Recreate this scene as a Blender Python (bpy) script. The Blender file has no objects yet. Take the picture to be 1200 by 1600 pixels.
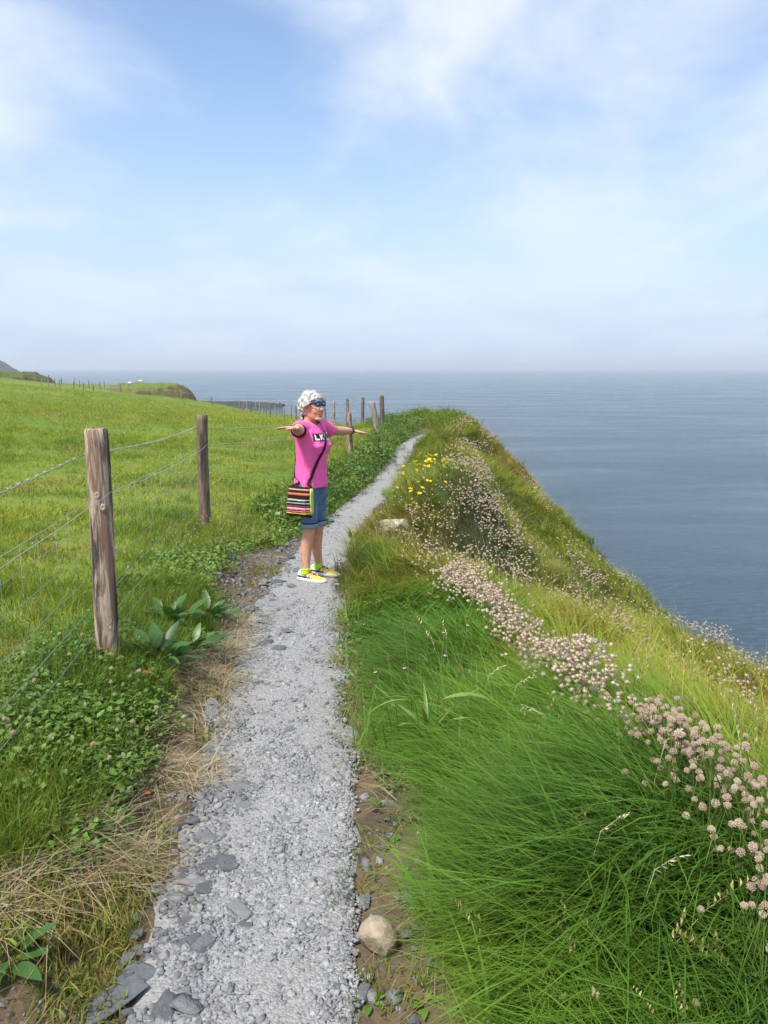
import bpy, bmesh, math, random
import numpy as np
from mathutils import Vector, Matrix, Quaternion
from mathutils.bvhtree import BVHTree
R = math.radians
scene = bpy.context.scene
rng = np.random.default_rng(7); random.seed(7)
# ------------------------------------------------------------------ camera
cam_d = bpy.data.cameras.new('camera'); cam = bpy.data.objects.new('camera', cam_d)
scene.collection.objects.link(cam); scene.camera = cam
cam.location = (0, 0, 1.65)
cam.rotation_euler = (R(90) - math.atan(225/1209), 0, 0)
cam_d.sensor_fit = 'HORIZONTAL'; cam_d.sensor_width = 36; cam_d.lens = 36*1209/1200
cam_d.clip_start = .05; cam_d.clip_end = 120000
# ------------------------------------------------------------------ sky, sun, exposure
SUN_EL, SUN_AZ = 60., -140.        # azimuth measured from the view direction (+Y), negative = left
sd = Vector((math.sin(R(SUN_AZ))*math.cos(R(SUN_EL)), math.cos(R(SUN_AZ))*math.cos(R(SUN_EL)), math.sin(R(SUN_EL))))
sun_d = bpy.data.lights.new('sun', 'SUN'); sun = bpy.data.objects.new('sun', sun_d)
scene.collection.objects.link(sun)
sun_d.energy = 3.3; sun_d.angle = R(9.0); sun_d.color = (1, .955, .88)
sun.rotation_euler = sd.to_track_quat('Z', 'Y').to_euler()
world = bpy.data.worlds.new('World'); scene.world = world; world.use_nodes = True
wt = world.node_tree; wn = wt.nodes; wl = wt.links; wn.clear()
def N(tree, typ, **kw):
    n = tree.nodes.new(typ)
    for k, v in kw.items(): setattr(n, k, v)
    return n
def mth(tree, op, a, b=None, c=None, clamp=False):
    n = N(tree, 'ShaderNodeMath', operation=op, use_clamp=clamp)
    for i, v in enumerate((a, b, c)):
        if v is None: continue
        if isinstance(v, (int, float)): n.inputs[i].default_value = v
        else: tree.links.new(v, n.inputs[i])
    return n.outputs[0]
def mixc(tree, fac, a, b, blend='MIX'):
    n = N(tree, 'ShaderNodeMix', data_type='RGBA', blend_type=blend)
    for i, v in ((0, fac), (6, a), (7, b)):
        if isinstance(v, (int, float)): n.inputs[i].default_value = v
        elif isinstance(v, (tuple, list)): n.inputs[i].default_value = (*v[:3], 1)
        else: tree.links.new(v, n.inputs[i])
    return n.outputs[2]
def ramp(tree, fac, stops):
    n = N(tree, 'ShaderNodeValToRGB'); el = n.color_ramp.elements
    while len(el) < len(stops): el.new(.5)
    for e, (p, c) in zip(el, stops):
        e.position = p; e.color = (*c, 1) if len(c) == 3 else c
    tree.links.new(fac, n.inputs[0]); return n.outputs[0]
def noise(tree, vec, scale, detail=4, rough=.55, dist=0.):
    n = N(tree, 'ShaderNodeTexNoise'); n.inputs['Scale'].default_value = scale
    n.inputs['Detail'].default_value = detail; n.inputs['Roughness'].default_value = rough
    n.inputs['Distortion'].default_value = dist
    if vec is not None: tree.links.new(vec, n.inputs['Vector'])
    return n.outputs['Fac']
def vmap(tree, vec, loc=(0,0,0), rot=(0,0,0), scl=(1,1,1)):
    n = N(tree, 'ShaderNodeMapping'); tree.links.new(vec, n.inputs['Vector'])
    n.inputs['Location'].default_value = loc; n.inputs['Rotation'].default_value = rot; n.inputs['Scale'].default_value = scl
    return n.outputs[0]
sky = N(wt, 'ShaderNodeTexSky', sky_type='NISHITA', sun_disc=False)
sky.sun_elevation = R(SUN_EL); sky.sun_rotation = R(SUN_AZ)
sky.air_density = 1.0; sky.dust_density = 1.2; sky.ozone_density = 1.6; sky.altitude = 20
tc = N(wt, 'ShaderNodeTexCoord'); sep = N(wt, 'ShaderNodeSeparateXYZ'); wl.new(tc.outputs['Generated'], sep.inputs[0])
zup = mth(wt, 'MAXIMUM', sep.outputs[2], 0.)
den = mth(wt, 'ADD', zup, .16)
cmb = N(wt, 'ShaderNodeCombineXYZ')
wl.new(mth(wt, 'DIVIDE', sep.outputs[0], den), cmb.inputs[0]); wl.new(mth(wt, 'DIVIDE', sep.outputs[1], den), cmb.inputs[1])
cv = cmb.outputs[0]
big = noise(wt, vmap(wt, cv, loc=(2.2, 6.5, 0), rot=(0,0,.35), scl=(.75,.5,1)), 1.0, 3, .5, .15)          # broad sheets of thin cloud
wisp = noise(wt, vmap(wt, cv, loc=(2.2, 6.5, 2), rot=(0,0,-.5), scl=(1.2,.8,1)), 1.5, 6, .55, .25)      # torn edges and streaks
cl = mth(wt, 'ADD', mth(wt, 'MULTIPLY', big, .62), mth(wt, 'MULTIPLY', wisp, .48))
cloud = N(wt, 'ShaderNodeMapRange', interpolation_type='SMOOTHSTEP'); wl.new(cl, cloud.inputs[0])
cloud.inputs[1].default_value = .40; cloud.inputs[2].default_value = .63
lowv = N(wt, 'ShaderNodeMapRange', interpolation_type='SMOOTHSTEP'); wl.new(zup, lowv.inputs[0])
lowv.inputs[1].default_value = .34; lowv.inputs[2].default_value = .0
skyc = N(wt, 'ShaderNodeVectorMath', operation='SCALE'); wl.new(sky.outputs[0], skyc.inputs[0]); skyc.inputs['Scale'].default_value = .122
hazed = mixc(wt, mth(wt, 'MULTIPLY', lowv.outputs[0], .88), skyc.outputs[0], (.32, .405, .52))
clc = ramp(wt, wisp, [(.30, (.43, .485, .58)), (.72, (.52, .555, .615))])
skyf = mixc(wt, mth(wt, 'MULTIPLY', cloud.outputs[0], mth(wt, 'SUBTRACT', .88, mth(wt, 'MULTIPLY', lowv.outputs[0], .55))), hazed, clc)
bg = N(wt, 'ShaderNodeBackground'); wl.new(skyf, bg.inputs[0]); bg.inputs[1].default_value = 1.0
wo = N(wt, 'ShaderNodeOutputWorld'); wl.new(bg.outputs[0], wo.inputs[0])
scene.view_settings.view_transform = 'Standard'; scene.view_settings.look = 'None'
scene.view_settings.exposure = .88; scene.view_settings.gamma = 1.
cy = scene.cycles
cy.use_denoising = True; cy.use_adaptive_sampling = True; cy.adaptive_threshold = .02; cy.max_bounces = 5; cy.diffuse_bounces = 2; cy.glossy_bounces = 3; cy.transmission_bounces = 3; cy.transparent_max_bounces = 4
cy.caustics_reflective = False; cy.caustics_refractive = False
world.cycles.sampling_method = 'MANUAL'; world.cycles.sample_map_resolution = 512
CAM_H = 1.65
# ---------------------------------------------------------------- terrain
def lerp_tab(y, tab):
    t = np.array(tab, float)
    return np.interp(y, t[:, 0], t[:, 1])
PATH_X = [(-6,.0),(1,-.24),(1.9,-.32),(3.2,-.47),(4.9,-.63),(6.6,-.70),(8.3,-.66),(10.3,-.45),(13.2,.0),(16,.34),(17.3,.48),(18.2,.66),(19.2,.98),(20.5,1.3),(22,1.4),(26,1.0),(34,-1.3),(60,-6),(100,-15)]
PATH_Z = [(-6,.1),(1.6,0),(3,-.05),(5,-.13),(6.6,-.19),(8.2,-.23),(10.3,-.27),(13.2,-.25),(16,-.14),(18,-.05),(20,.0),(23,-.12),(27,-.5),(34,-.9),(60,-2.4),(100,-4)]
EDGE_X = [(-6,4.1),(4,4.0),(7.5,3.85),(12,3.6),(15,3.4),(18,3.0),(22,2.5),(26,1.7),(30,.9),(40,-.6),(55,-4),(85,-9),(100,-15),(108,-26),(118,-44),(135,-62),(160,-78),(220,-100),(400,-260)]
def path_x(y): return lerp_tab(y, PATH_X)
def path_z(y): return lerp_tab(y, PATH_Z)
def edge_x(y): return lerp_tab(y, EDGE_X)
CTRL = [
 # field on the left
 (-1.44,3.78,.16),(-2.03,8.27,-.02),(-1.2,12,-.17),(-.75,16,-.26),(-.15,18.5,-.10),(-.1,22,-.10),(-.71,26,-.34),(-1.41,30,-.72),(-2.2,34,-.83),(-2.9,38,-.99),
 (-7.3,55,-2.05),(-18,100,-3.6),(-22,85,-2.2),(-33,100,-2.05),(-75,150,.2),(-6.1,14.7,-.1),(-12.4,25,.15),(-30,60,.45),(-12.5,38,-.35),(-26,92,-1.6),(-41,100,-1.0),
 (-4,4,.2),(-8,6,.25),(-3,1,.25),(-6,-3,.3),(-14,10,.4),(-20,0,.6),(-5,9,.0),(-40,30,1.2),(-90,60,3),(-120,150,3.5),(-60,120,-.1),(-1.3,.5,.2),(-1.0,1.5,.1),(-1.25,2.7,.15),(-1.3,6,.02),
 (-1.5,-3,.25),(-50,200,-1),(-110,230,.5),(-20,140,-4),
 # right bank
 (.05,1.5,.03),(.95,1.5,.20),(.90,2.3,.18),(.85,3,.13),(.68,4.4,.03),(.3,3,.08),(.15,4.5,-.04),(.9,0,.22),(.9,-3,.25),
 (1.6,1.6,-.02),(2.5,2,-.38),(3.5,3,-.95),(3.9,0,-1.1),(2.2,-2,-.3),(4,-3,-1.1),(1.43,5.5,-.42),(1.9,3.7,-.28),(2.6,5.3,-.85),
 (3.67,7,-1.42),(3.48,8,-1.50),(3.57,12,-1.64),(3.53,15,-1.30),(3.0,18,-.66),(2.54,22,.02),(.98,24,.20),(1.89,23,.20),
 (.15,7,-.1),(.75,6.6,-.26),(1.1,8.1,-.55),(1.9,8.2,-.95),(2.6,9,-1.15),(.1,9.8,-.1),(.8,9.8,.13),(1.3,10,-.02),(1.65,9.6,-.42),(2.3,11,-.8),
 (.3,12,-.1),(.7,14,.02),(1.5,15,-.06),(1.1,12.2,-.06),(2.4,14,-.55),(1.2,18,.08),(2.1,19,.02),(1.5,21,.17),(0.2,27,-.28),(1.2,28,-.3),
 (-.2,33,-.85),(-1,45,-1.9),(-5,70,-3),(-14,120,-4.6),
]
for yy in (0.,2.,3.5,5,6.6,8.2,10.3,12,14,16,18,20,23,27,34,60):
    for s in ((-.3,.3) if yy < 20 else (0,)):
        CTRL.append((float(path_x(yy))+s, yy, float(path_z(yy))))
_P = np.array(CTRL, float)
def _warp(x, y):                     # compress far distances so that the spline is well conditioned
    return np.stack([np.arcsinh(x/8.)*8., np.arcsinh(y/14.)*14.], -1)
def _phi(d2): return np.sqrt(d2 + .05)
_Q = _warp(_P[:,0], _P[:,1])
def _solve():
    n = len(_Q)
    d2 = ((_Q[:,None]-_Q[None])**2).sum(-1)
    A = np.zeros((n+3,n+3)); A[:n,:n] = _phi(d2) - np.eye(n)*.02
    A[:n,n] = A[n,:n] = 1; A[:n,n+1:] = _Q; A[n+1:,:n] = _Q.T
    b = np.zeros(n+3); b[:n] = _P[:,2]
    return np.linalg.solve(A, b)
_W = _solve()
def _hash(i, j, s):
    h = (i*374761393 + j*668265263 + s*1442695041) & 0xffffffff
    h = ((h ^ (h >> 13))*1274126177) & 0xffffffff
    return ((h ^ (h >> 16)) & 0xffff)/65535.
def vnoise(x, y, s=0):
    x = np.asarray(x, float); y = np.asarray(y, float)
    i = np.floor(x).astype(np.int64); j = np.floor(y).astype(np.int64)
    fx = x-i; fy = y-j; fx = fx*fx*(3-2*fx); fy = fy*fy*(3-2*fy)
    a = _hash(i,j,s); b = _hash(i+1,j,s); c = _hash(i,j+1,s); d = _hash(i+1,j+1,s)
    return (a+(b-a)*fx)*(1-fy)+(c+(d-c)*fx)*fy
def fbm(x, y, s=0, o=3):
    v = 0; a = .5; t = 0
    for k in range(o):
        v = v + a*vnoise(x*2**k, y*2**k, s+k*7); t += a; a *= .5
    return v/t
def sstep(a, b, x):
    t = np.clip((x-a)/(b-a), 0, 1); return t*t*(3-2*t)
def ground_z(x, y):
    x = np.atleast_1d(np.asarray(x, float)); y = np.atleast_1d(np.asarray(y, float))
    shp = x.shape; x = x.ravel(); y = y.ravel(); out = np.empty(len(x))
    n = len(_Q)
    for k in range(0, len(x), 20000):
        xs = x[k:k+20000]; ys = y[k:k+20000]
        q = _warp(np.minimum(xs, edge_x(ys)+.6), ys)
        d2 = ((q[:,None]-_Q[None])**2).sum(-1)
        z = _phi(d2) @ _W[:n] + _W[n] + q @ _W[n+1:]
        px = path_x(ys); s = xs-px
        z = z + .40*np.exp(-((xs-1.0)/.45)**2-((ys-10.0)/.62)**2) - .12*np.exp(-((xs-1.2)/.5)**2-((ys-8.3)/.45)**2)
        near = 1-sstep(.32, .75, np.abs(s))
        near = near*(1-sstep(18.5, 20.5, ys))
        z = z*(1-near) + path_z(ys)*near
        bank = sstep(.45, 1.0, s)
        far = 1-sstep(20, 40, ys)
        z = z + bank*(1-.5*sstep(12,22,ys))*((.34+.14*sstep(.8,1.4,s))*(fbm(xs*1.0, ys*1.0, 3)-.5) + .10*(vnoise(xs*3.1, ys*3.1, 9)-.5))
        fld = sstep(.5, 1.2, -s)
        z = z + fld*(.05*(vnoise(xs*1.4, ys*1.4, 5)-.5)+.10*far*(vnoise(xs*.35, ys*.35, 6)-.5))
        e = np.maximum(xs-edge_x(ys)-.15*(vnoise(ys*.8, ys*0, 12)-.5)*2, 0)
        z = z - 1.1*e**1.5 - .5*e
        out[k:k+20000] = np.maximum(z, -24)
    return out.reshape(shp)
# ------------------------------------------------------------------ helpers
COL = scene.collection
def tag(o, label=None, cat=None, group=None, kind=None):
    for k, v in (('label', label), ('category', cat), ('group', group), ('kind', kind)):
        if v: o[k] = v
    return o
def link(o, parent=None):
    COL.objects.link(o)
    if parent is not None: o.parent = parent
    return o
def empty(name, loc=(0,0,0), rz=0.):
    o = bpy.data.objects.new(name, None); COL.objects.link(o); o.location = loc; o.rotation_euler = (0,0,rz)
    o.empty_display_size = .1; return o
def mesh(name, V, Fc, mat=None, smooth=False):
    me = bpy.data.meshes.new(name); me.from_pydata([tuple(map(float, v)) for v in V], [], [tuple(map(int, f)) for f in Fc])
    if mat: me.materials.append(mat)
    if smooth: me.polygons.foreach_set('use_smooth', [True]*len(me.polygons))
    me.update(); return me
def obj(name, me, parent=None, loc=None, rot=None, scl=None):
    o = bpy.data.objects.new(name, me); link(o, parent)
    if loc is not None: o.location = loc
    if rot is not None: o.rotation_euler = rot
    if scl is not None: o.scale = scl if hasattr(scl, '__len__') else (scl,)*3
    return o
class Geo:
    def __init__(s): s.V = []; s.F = []; s.M = []
    def add(s, V, F, m=0):
        b = len(s.V); s.V += [tuple(v) for v in V]; s.F += [tuple(i+b for i in f) for f in F]; s.M += [m]*len(F)
    def loft(s, secs, cap=True, m=0, closed=False):
        """secs: list of rings, each a list of n points"""
        n = len(secs[0]); b = len(s.V)
        for r in secs: s.V += [tuple(p) for p in r]
        k = len(secs)
        for i in range(k-1 + (1 if closed else 0)):
            for j in range(n):
                s.F.append((b+i*n+j, b+i*n+(j+1)%n, b+((i+1)%k)*n+(j+1)%n, b+((i+1)%k)*n+j)); s.M.append(m)
        if cap and not closed:
            s.F.append(tuple(b+j for j in range(n-1,-1,-1))); s.M.append(m)
            s.F.append(tuple(b+(k-1)*n+j for j in range(n))); s.M.append(m)
    def tube(s, pts, rad, n=8, cap=True, m=0, flat=1., up=(0,0,1), round_ends=False):
        pts = [Vector(p) for p in pts]
        rad = list(rad) if hasattr(rad, '__len__') else [rad]*len(pts)
        if round_ends:
            a = (pts[0]-pts[1]).normalized(); c = (pts[-1]-pts[-2]).normalized()
            r0, r1 = rad[0], rad[-1]
            pts = [pts[0]+a*r0*.98, pts[0]+a*r0*.75] + pts + [pts[-1]+c*r1*.75, pts[-1]+c*r1*.98]
            rad = [r0*.2, r0*.66] + rad + [r1*.66, r1*.2]
        secs = []; pu = None
        for i, p in enumerate(pts):
            t = (pts[min(i+1, len(pts)-1)] - pts[max(i-1, 0)]).normalized()
            u = Vector(up) if pu is None else pu
            u = u - t*u.dot(t)
            if u.length < 1e-4: u = Vector((1,0,0)) - t*t.x
            u.normalize(); pu = u; w = t.cross(u)
            secs.append([p + (u*math.cos(2*math.pi*k/n)*flat + w*math.sin(2*math.pi*k/n))*rad[i] for k in range(n)])
        s.loft(secs, cap, m)
    def mesh(s, name, mats=(), smooth=True):
        me = bpy.data.meshes.new(name); me.from_pydata(s.V, [], s.F)
        for mt in (mats if isinstance(mats, (list, tuple)) else [mats]): me.materials.append(mt)
        me.polygons.foreach_set('material_index', s.M)
        me.polygons.foreach_set('use_smooth', [smooth]*len(me.polygons)); me.update(); return me
def ell(c, rx, ry, n=24, z=None, ang=0.):
    """horizontal elliptical ring"""
    return [(c[0]+rx*math.cos(2*math.pi*k/n), c[1]+ry*math.sin(2*math.pi*k/n), c[2]) for k in range(n)]
def vattr(me, name, data, typ='FLOAT'):
    a = me.attributes.new(name, typ, 'POINT')
    data = np.asarray(data, np.float32)
    a.data.foreach_set('color' if typ == 'FLOAT_COLOR' else 'vector' if typ == 'FLOAT_VECTOR' else 'value', data.ravel())
def geom_eval(o):
    """evaluated copy of an object's mesh (modifiers applied)"""
    dg = bpy.context.evaluated_depsgraph_get(); dg.update()
    return bpy.data.meshes.new_from_object(o.evaluated_get(dg))
# ------------------------------------------------------------------ materials
MATS = {}
def mat(name):
    m = bpy.data.materials.new(name); m.use_nodes = True; MATS[name] = m
    t = m.node_tree; b = t.nodes['Principled BSDF']; return m, t, b
def setc(b, c): b.inputs['Base Color'].default_value = (*c, 1)
def plain(name, c, rough=.6, spec=.4, metal=0., var=.0, vs=20., bump=0., bs=200.):
    m, t, b = mat(name); b.inputs['Roughness'].default_value = rough; b.inputs['Specular IOR Level'].default_value = spec; b.inputs['Metallic'].default_value = metal
    setc(b, c)
    tcn = N(t, 'ShaderNodeTexCoord')
    if var:
        f = noise(t, tcn.outputs['Object'], vs, 5, .6)
        t.links.new(ramp(t, f, [(.3, tuple(x*(1-var) for x in c)), (.7, tuple(min(x*(1+var), .95) for x in c))]), b.inputs['Base Color'])
    if bump:
        bp = N(t, 'ShaderNodeBump'); bp.inputs['Strength'].default_value = bump; bp.inputs['Distance'].default_value = .004
        t.links.new(noise(t, tcn.outputs['Object'], bs, 4, .6), bp.inputs['Height']); t.links.new(bp.outputs[0], b.inputs['Normal'])
    return m
def leafy(name, inst=True, c=(.1,.2,.03), tip=(1.8,1.45,.9), trans=.35, rough=.55, spec=.25, rnd=.0):
    """thin plant tissue: colour from the instance (or fixed), a little paler to the tip, some light passing through"""
    m, t, b = mat(name); b.inputs['Roughness'].default_value = rough; b.inputs['Specular IOR Level'].default_value = spec
    if inst:
        a = N(t, 'ShaderNodeAttribute', attribute_type='GEOMETRY', attribute_name='col'); cc = a.outputs['Color']
    else:
        rgb = N(t, 'ShaderNodeRGB'); rgb.outputs[0].default_value = (*c, 1); cc = rgb.outputs[0]
        if rnd:
            oi = N(t, 'ShaderNodeObjectInfo')
            cc = mixc(t, oi.outputs['Random'], tuple(x*(1-rnd) for x in c), tuple(x*(1+rnd) for x in c))
    if rnd:
        tg = N(t, 'ShaderNodeTexCoord'); sp_ = noise(t, tg.outputs['Object'], 38, 5, .7)
        cc = mixc(t, ramp(t, sp_, [(.58,(0,0,0)),(.72,(.7,.7,.7))]), cc, (c[0]*2.2+.03, c[1]*1.15, c[2]*1.1))
    h = N(t, 'ShaderNodeAttribute', attribute_type='GEOMETRY', attribute_name='h')
    cc2 = mixc(t, h.outputs['Fac'], cc, mixc(t, 1., cc, tip, 'MULTIPLY'))
    t.links.new(cc2, b.inputs['Base Color'])
    tr = N(t, 'ShaderNodeBsdfTranslucent'); t.links.new(cc2, tr.inputs[0])
    mx = N(t, 'ShaderNodeMixShader'); mx.inputs[0].default_value = trans
    t.links.new(b.outputs[0], mx.inputs[1]); t.links.new(tr.outputs[0], mx.inputs[2])
    t.links.new(mx.outputs[0], t.nodes['Material Output'].inputs[0]); return m
# ------------------------------------------------------------------ scatter
def proto_collection(name, meshes):
    out = []
    for me in meshes:
        nv = len(me.vertices); co = np.empty(nv*3, np.float32); me.vertices.foreach_get('co', co)
        h = np.zeros(nv, np.float32)
        if 'h' in me.attributes: me.attributes['h'].data.foreach_get('value', h)
        me.calc_loop_triangles(); tri = np.empty(len(me.loop_triangles)*3, np.int32); me.loop_triangles.foreach_get('vertices', tri)
        out.append((co.reshape(-1, 3), tri.reshape(-1, 3), h, me.materials[0])); bpy.data.meshes.remove(me)
    return out
TRI = {}
def scatter(name, protos, P, rot, scl, idx, col, label, cat):
    """many copies of a few small shapes, joined into one mesh with their own colours"""
    P = np.asarray(P, np.float32); Vs = []; Ts = []; Hs = []; Cs = []; base = 0
    for k, (co, tri, h, m) in enumerate(protos):
        s = np.where(idx == k)[0]
        if not len(s): continue
        rx, ry, rz = rot[s].T; cx, sx, cyy, sy, cz, sz = np.cos(rx), np.sin(rx), np.cos(ry), np.sin(ry), np.cos(rz), np.sin(rz)
        M = np.stack([np.stack([cz*cyy, cz*sy*sx-sz*cx, cz*sy*cx+sz*sx], -1), np.stack([sz*cyy, sz*sy*sx+cz*cx, sz*sy*cx-cz*sx], -1), np.stack([-sy, cyy*sx, cyy*cx], -1)], 1)*np.asarray(scl)[s][:,None,None]
        V = np.einsum('nij,vj->nvi', M, co)+P[s][:,None]
        nv = len(co); Vs.append(V.reshape(-1, 3)); Ts.append((tri[None]+(base+np.arange(len(s))*nv)[:,None,None]).reshape(-1, 3)); base += nv*len(s)
        Hs.append(np.tile(h, len(s))); Cs.append(np.repeat(np.asarray(col)[s], nv, 0))
    V = np.concatenate(Vs).astype(np.float32); T = np.concatenate(Ts).astype(np.int32); TRI[name] = TRI.get(name, 0)+len(T)
    me = bpy.data.meshes.new(name); me.vertices.add(len(V)); me.vertices.foreach_set('co', V.ravel())
    me.loops.add(len(T)*3); me.loops.foreach_set('vertex_index', T.ravel()); me.polygons.add(len(T)); me.polygons.foreach_set('loop_start', np.arange(0, len(T)*3, 3, dtype=np.int32))
    me.update(calc_edges=True); vattr(me, 'h', np.concatenate(Hs)); C = np.concatenate(Cs); vattr(me, 'col', np.concatenate([C, np.ones((len(C),1))], 1), 'FLOAT_COLOR')
    me.materials.append(protos[0][3])
    if name != 'gravel': me.polygons.foreach_set('use_smooth', np.ones(len(T), bool))
    o = bpy.data.objects.new(name, me); COL.objects.link(o); tag(o, label, cat, kind='stuff'); return o
def blade_mesh(name, m, n, rad, h0, h1, w, bend, spread, seg=4, seed=0, head=None, base_dir=0.):
    r = np.random.default_rng(seed); V = []; Fc = []; H = []
    for _ in range(n):
        a = r.normal(base_dir, spread); rr = rad*math.sqrt(r.random()); th = r.random()*6.283
        bx, by = rr*math.cos(th), rr*math.sin(th); h = r.uniform(h0, h1); bn = bend*r.uniform(.5, 1.35); ww = w*r.uniform(.7, 1.2)
        tw = a + math.pi/2 + r.normal(0, .5); b0 = len(V)
        for k in range(seg+1):
            t = k/seg; d = h*bn*t**1.7; z = h*(t - .42*bn*t*t)
            x, y = bx+math.cos(a)*d, by+math.sin(a)*d; wk = ww*.5*(1-t**1.6)*(1.0 if t > 0 else .8)
            if k < seg:
                V += [(x-math.cos(tw)*wk, y-math.sin(tw)*wk, z), (x+math.cos(tw)*wk, y+math.sin(tw)*wk, z)]; H += [t, t]
            else: V.append((x, y, z)); H.append(1.)
        for k in range(seg-1):
            i = b0+2*k; Fc.append((i, i+1, i+3, i+2))
        i = b0+2*(seg-1); Fc.append((i, i+1, i+2))
        if head:                                                  # a feathery seed head along the top of the stalk
            for q in range(7):
                t = 1-.28*q/7; d = h*bn*t**1.7; z = h*(t-.42*bn*t*t); x, y = bx+math.cos(a)*d, by+math.sin(a)*d
                aa = r.random()*6.283; l = head*r.uniform(.6, 1.2); b1 = len(V)
                V += [(x, y, z-.003), (x+math.cos(aa)*l*.35, y+math.sin(aa)*l*.35, z+l*.5), (x+math.cos(aa+.9)*l*.3, y+math.sin(aa+.9)*l*.3, z+l*.4), (x, y, z+l)]
                H += [1.]*4; Fc += [(b1, b1+1, b1+3), (b1, b1+2, b1+3)]
    me = mesh(name, V, Fc, m, True); vattr(me, 'h', H); return me
def shard_mesh(name, m, seed):
    """angular slate shard"""
    q = np.random.default_rng(seed); a = q.uniform(.7, 1.5); f = q.uniform(.22, .5)
    V = [(a*(x+q.normal(0,.28)), y+q.normal(0,.28), f*(z+q.normal(0,.25))) for z in (-1,1) for x, y in ((-1,-1),(1,-1),(1,1),(-1,1))]
    V = [(x*(.85 if i > 3 else 1), y*(.85 if i > 3 else 1), z) for i, (x, y, z) in enumerate(V)]
    return mesh(name, V, [(3,2,1,0),(4,5,6,7),(0,1,5,4),(1,2,6,5),(2,3,7,6),(3,0,4,7)], m)
def leaf_clump(name, m, n, rad, h, ln, wd, seed=0, flat=.6):
    """small oval leaves on short stalks"""
    r = np.random.default_rng(seed); V = []; Fc = []; H = []
    for _ in range(n):
        rr = rad*math.sqrt(r.random()); th = r.random()*6.283; x, y = rr*math.cos(th), rr*math.sin(th)
        z = h*r.uniform(.25, 1.)*(1-.5*(rr/rad)**2); a = th + r.normal(0, .7); l = ln*r.uniform(.6, 1.3); w = wd*r.uniform(.7, 1.25)*l/ln; up = r.normal(.15, flat*.6)
        d = np.array([math.cos(a)*math.cos(up), math.sin(a)*math.cos(up), math.sin(up)]); s = np.array([-math.sin(a), math.cos(a), r.normal(0, .35)]); nn = np.cross(d, s)
        p = np.array([x, y, z]); b0 = len(V)
        V += [p, p+d*l*.5+s*w*.5+nn*l*.07, p+d*l*.5-nn*l*.01, p+d*l*.5-s*w*.5+nn*l*.07, p+d*l-nn*l*.12]
        Fc += [(b0,b0+1,b0+2),(b0,b0+2,b0+3),(b0+1,b0+4,b0+2),(b0+2,b0+4,b0+3)]; H += [0,.4,.2,.4,1.]
    me = mesh(name, V, Fc, m, True); vattr(me, 'h', H); return me
def hull_mesh(name, m, seed, flat=.4, n=15, box=.7):
    """angular stone with broken faces"""
    q = np.random.default_rng(seed); bm = bmesh.new()
    for k in range(n):
        p = q.uniform(-1, 1, 3); p /= max(1e-3, (abs(p)**(2+6*box)).sum()**(1/(2+6*box))); bm.verts.new((p[0], p[1]*q.uniform(.75,1), p[2]*flat))
    bmesh.ops.convex_hull(bm, input=bm.verts); bmesh.ops.delete(bm, geom=[v for v in bm.verts if not v.link_faces], context='VERTS')
    bmesh.ops.bevel(bm, geom=list(bm.edges), offset=.035, segments=1, affect='EDGES')
    me = bpy.data.meshes.new(name); bm.to_mesh(me); bm.free(); me.materials.append(m); return me
def rock_mesh(name, m, seed, flat=.55, rough=.25, sub=2, cuts=5):
    """angular stone: a sphere clipped by random planes"""
    bm = bmesh.new(); bmesh.ops.create_icosphere(bm, subdivisions=sub, radius=1.); r = np.random.default_rng(seed)
    for q in range(cuts):
        nrm = Vector(r.normal(0, 1, 3)).normalized(); d0 = r.uniform(.45, .85)
        for v in bm.verts:
            e = v.co.dot(nrm)-d0
            if e > 0: v.co -= nrm*e*.95
    for v in bm.verts:
        v.co *= 1+r.normal(0, rough*.12)
        v.co.z *= flat
    me = bpy.data.meshes.new(name); bm.to_mesh(me); bm.free(); me.materials.append(m); return me
# ------------------------------------------------------------------ ground sheet
GRASS_R = [(-6,.2),(1,.24),(1.7,.18),(2.5,.12),(3.1,-.02),(3.8,-.15),(4.9,-.24),(6.65,-.42),(8.2,-.38),(10.3,-.10),(13.2,.20),(17,.64),(18.3,.85),(20,1.1),(24,.9),(28,.1),(40,-2)]
VERGE_L = [(-6,-.9),(1.9,-1.06),(2.3,-1.02),(3,-1.04),(3.5,-1.10),(4,-1.17),(5,-1.13),(5.6,-1.32),(6.4,-1.5),(7.3,-1.45),(8,-1.15),(8.9,-.92),(10.3,-.66),(13.2,-.17),(16,.18),(18,.45),(20,.8),(24,.5),(28,-.5),(40,-3)]
def grass_r(y): return lerp_tab(y, GRASS_R)
def verge_l(y): return lerp_tab(y, VERGE_L)
def lin(r, g, b):
    return tuple(((v/255)/12.92 if v/255 < .04045 else ((v/255+.055)/1.055)**2.4) for v in (r, g, b))
CUSH_SHADE = [(1.28,9.2,.48,.58),(1.1,8.5,.4,.35),(2.5,9.3,.35,.55),(2.2,8.3,.4,.3),(3.4,6.6,.4,.5),(1.75,12.0,.35,.6),(2.2,17.5,.35,1.2),(.35,8.2,.25,.3)]      # dark thrift cushions, also painting in shade on the mound flank and hollows
def cushion_shade(x, y):
    return sum(np.exp(-((x-a)/c)**2-((y-b)/d)**2) for a, b, c, d in CUSH_SHADE)
xs = np.concatenate([-np.geomspace(6, 190, 64)[::-1], np.arange(-5.92, 5.0, .08), np.geomspace(5.05, 16, 18)])
ys = np.concatenate([np.arange(-5, 1, .4), np.arange(1, 12, .075), np.arange(12, 32, .17), np.geomspace(32.2, 260, 80)])
GX, GY = np.meshgrid(xs, ys); GZ = ground_z(GX, GY)
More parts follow.
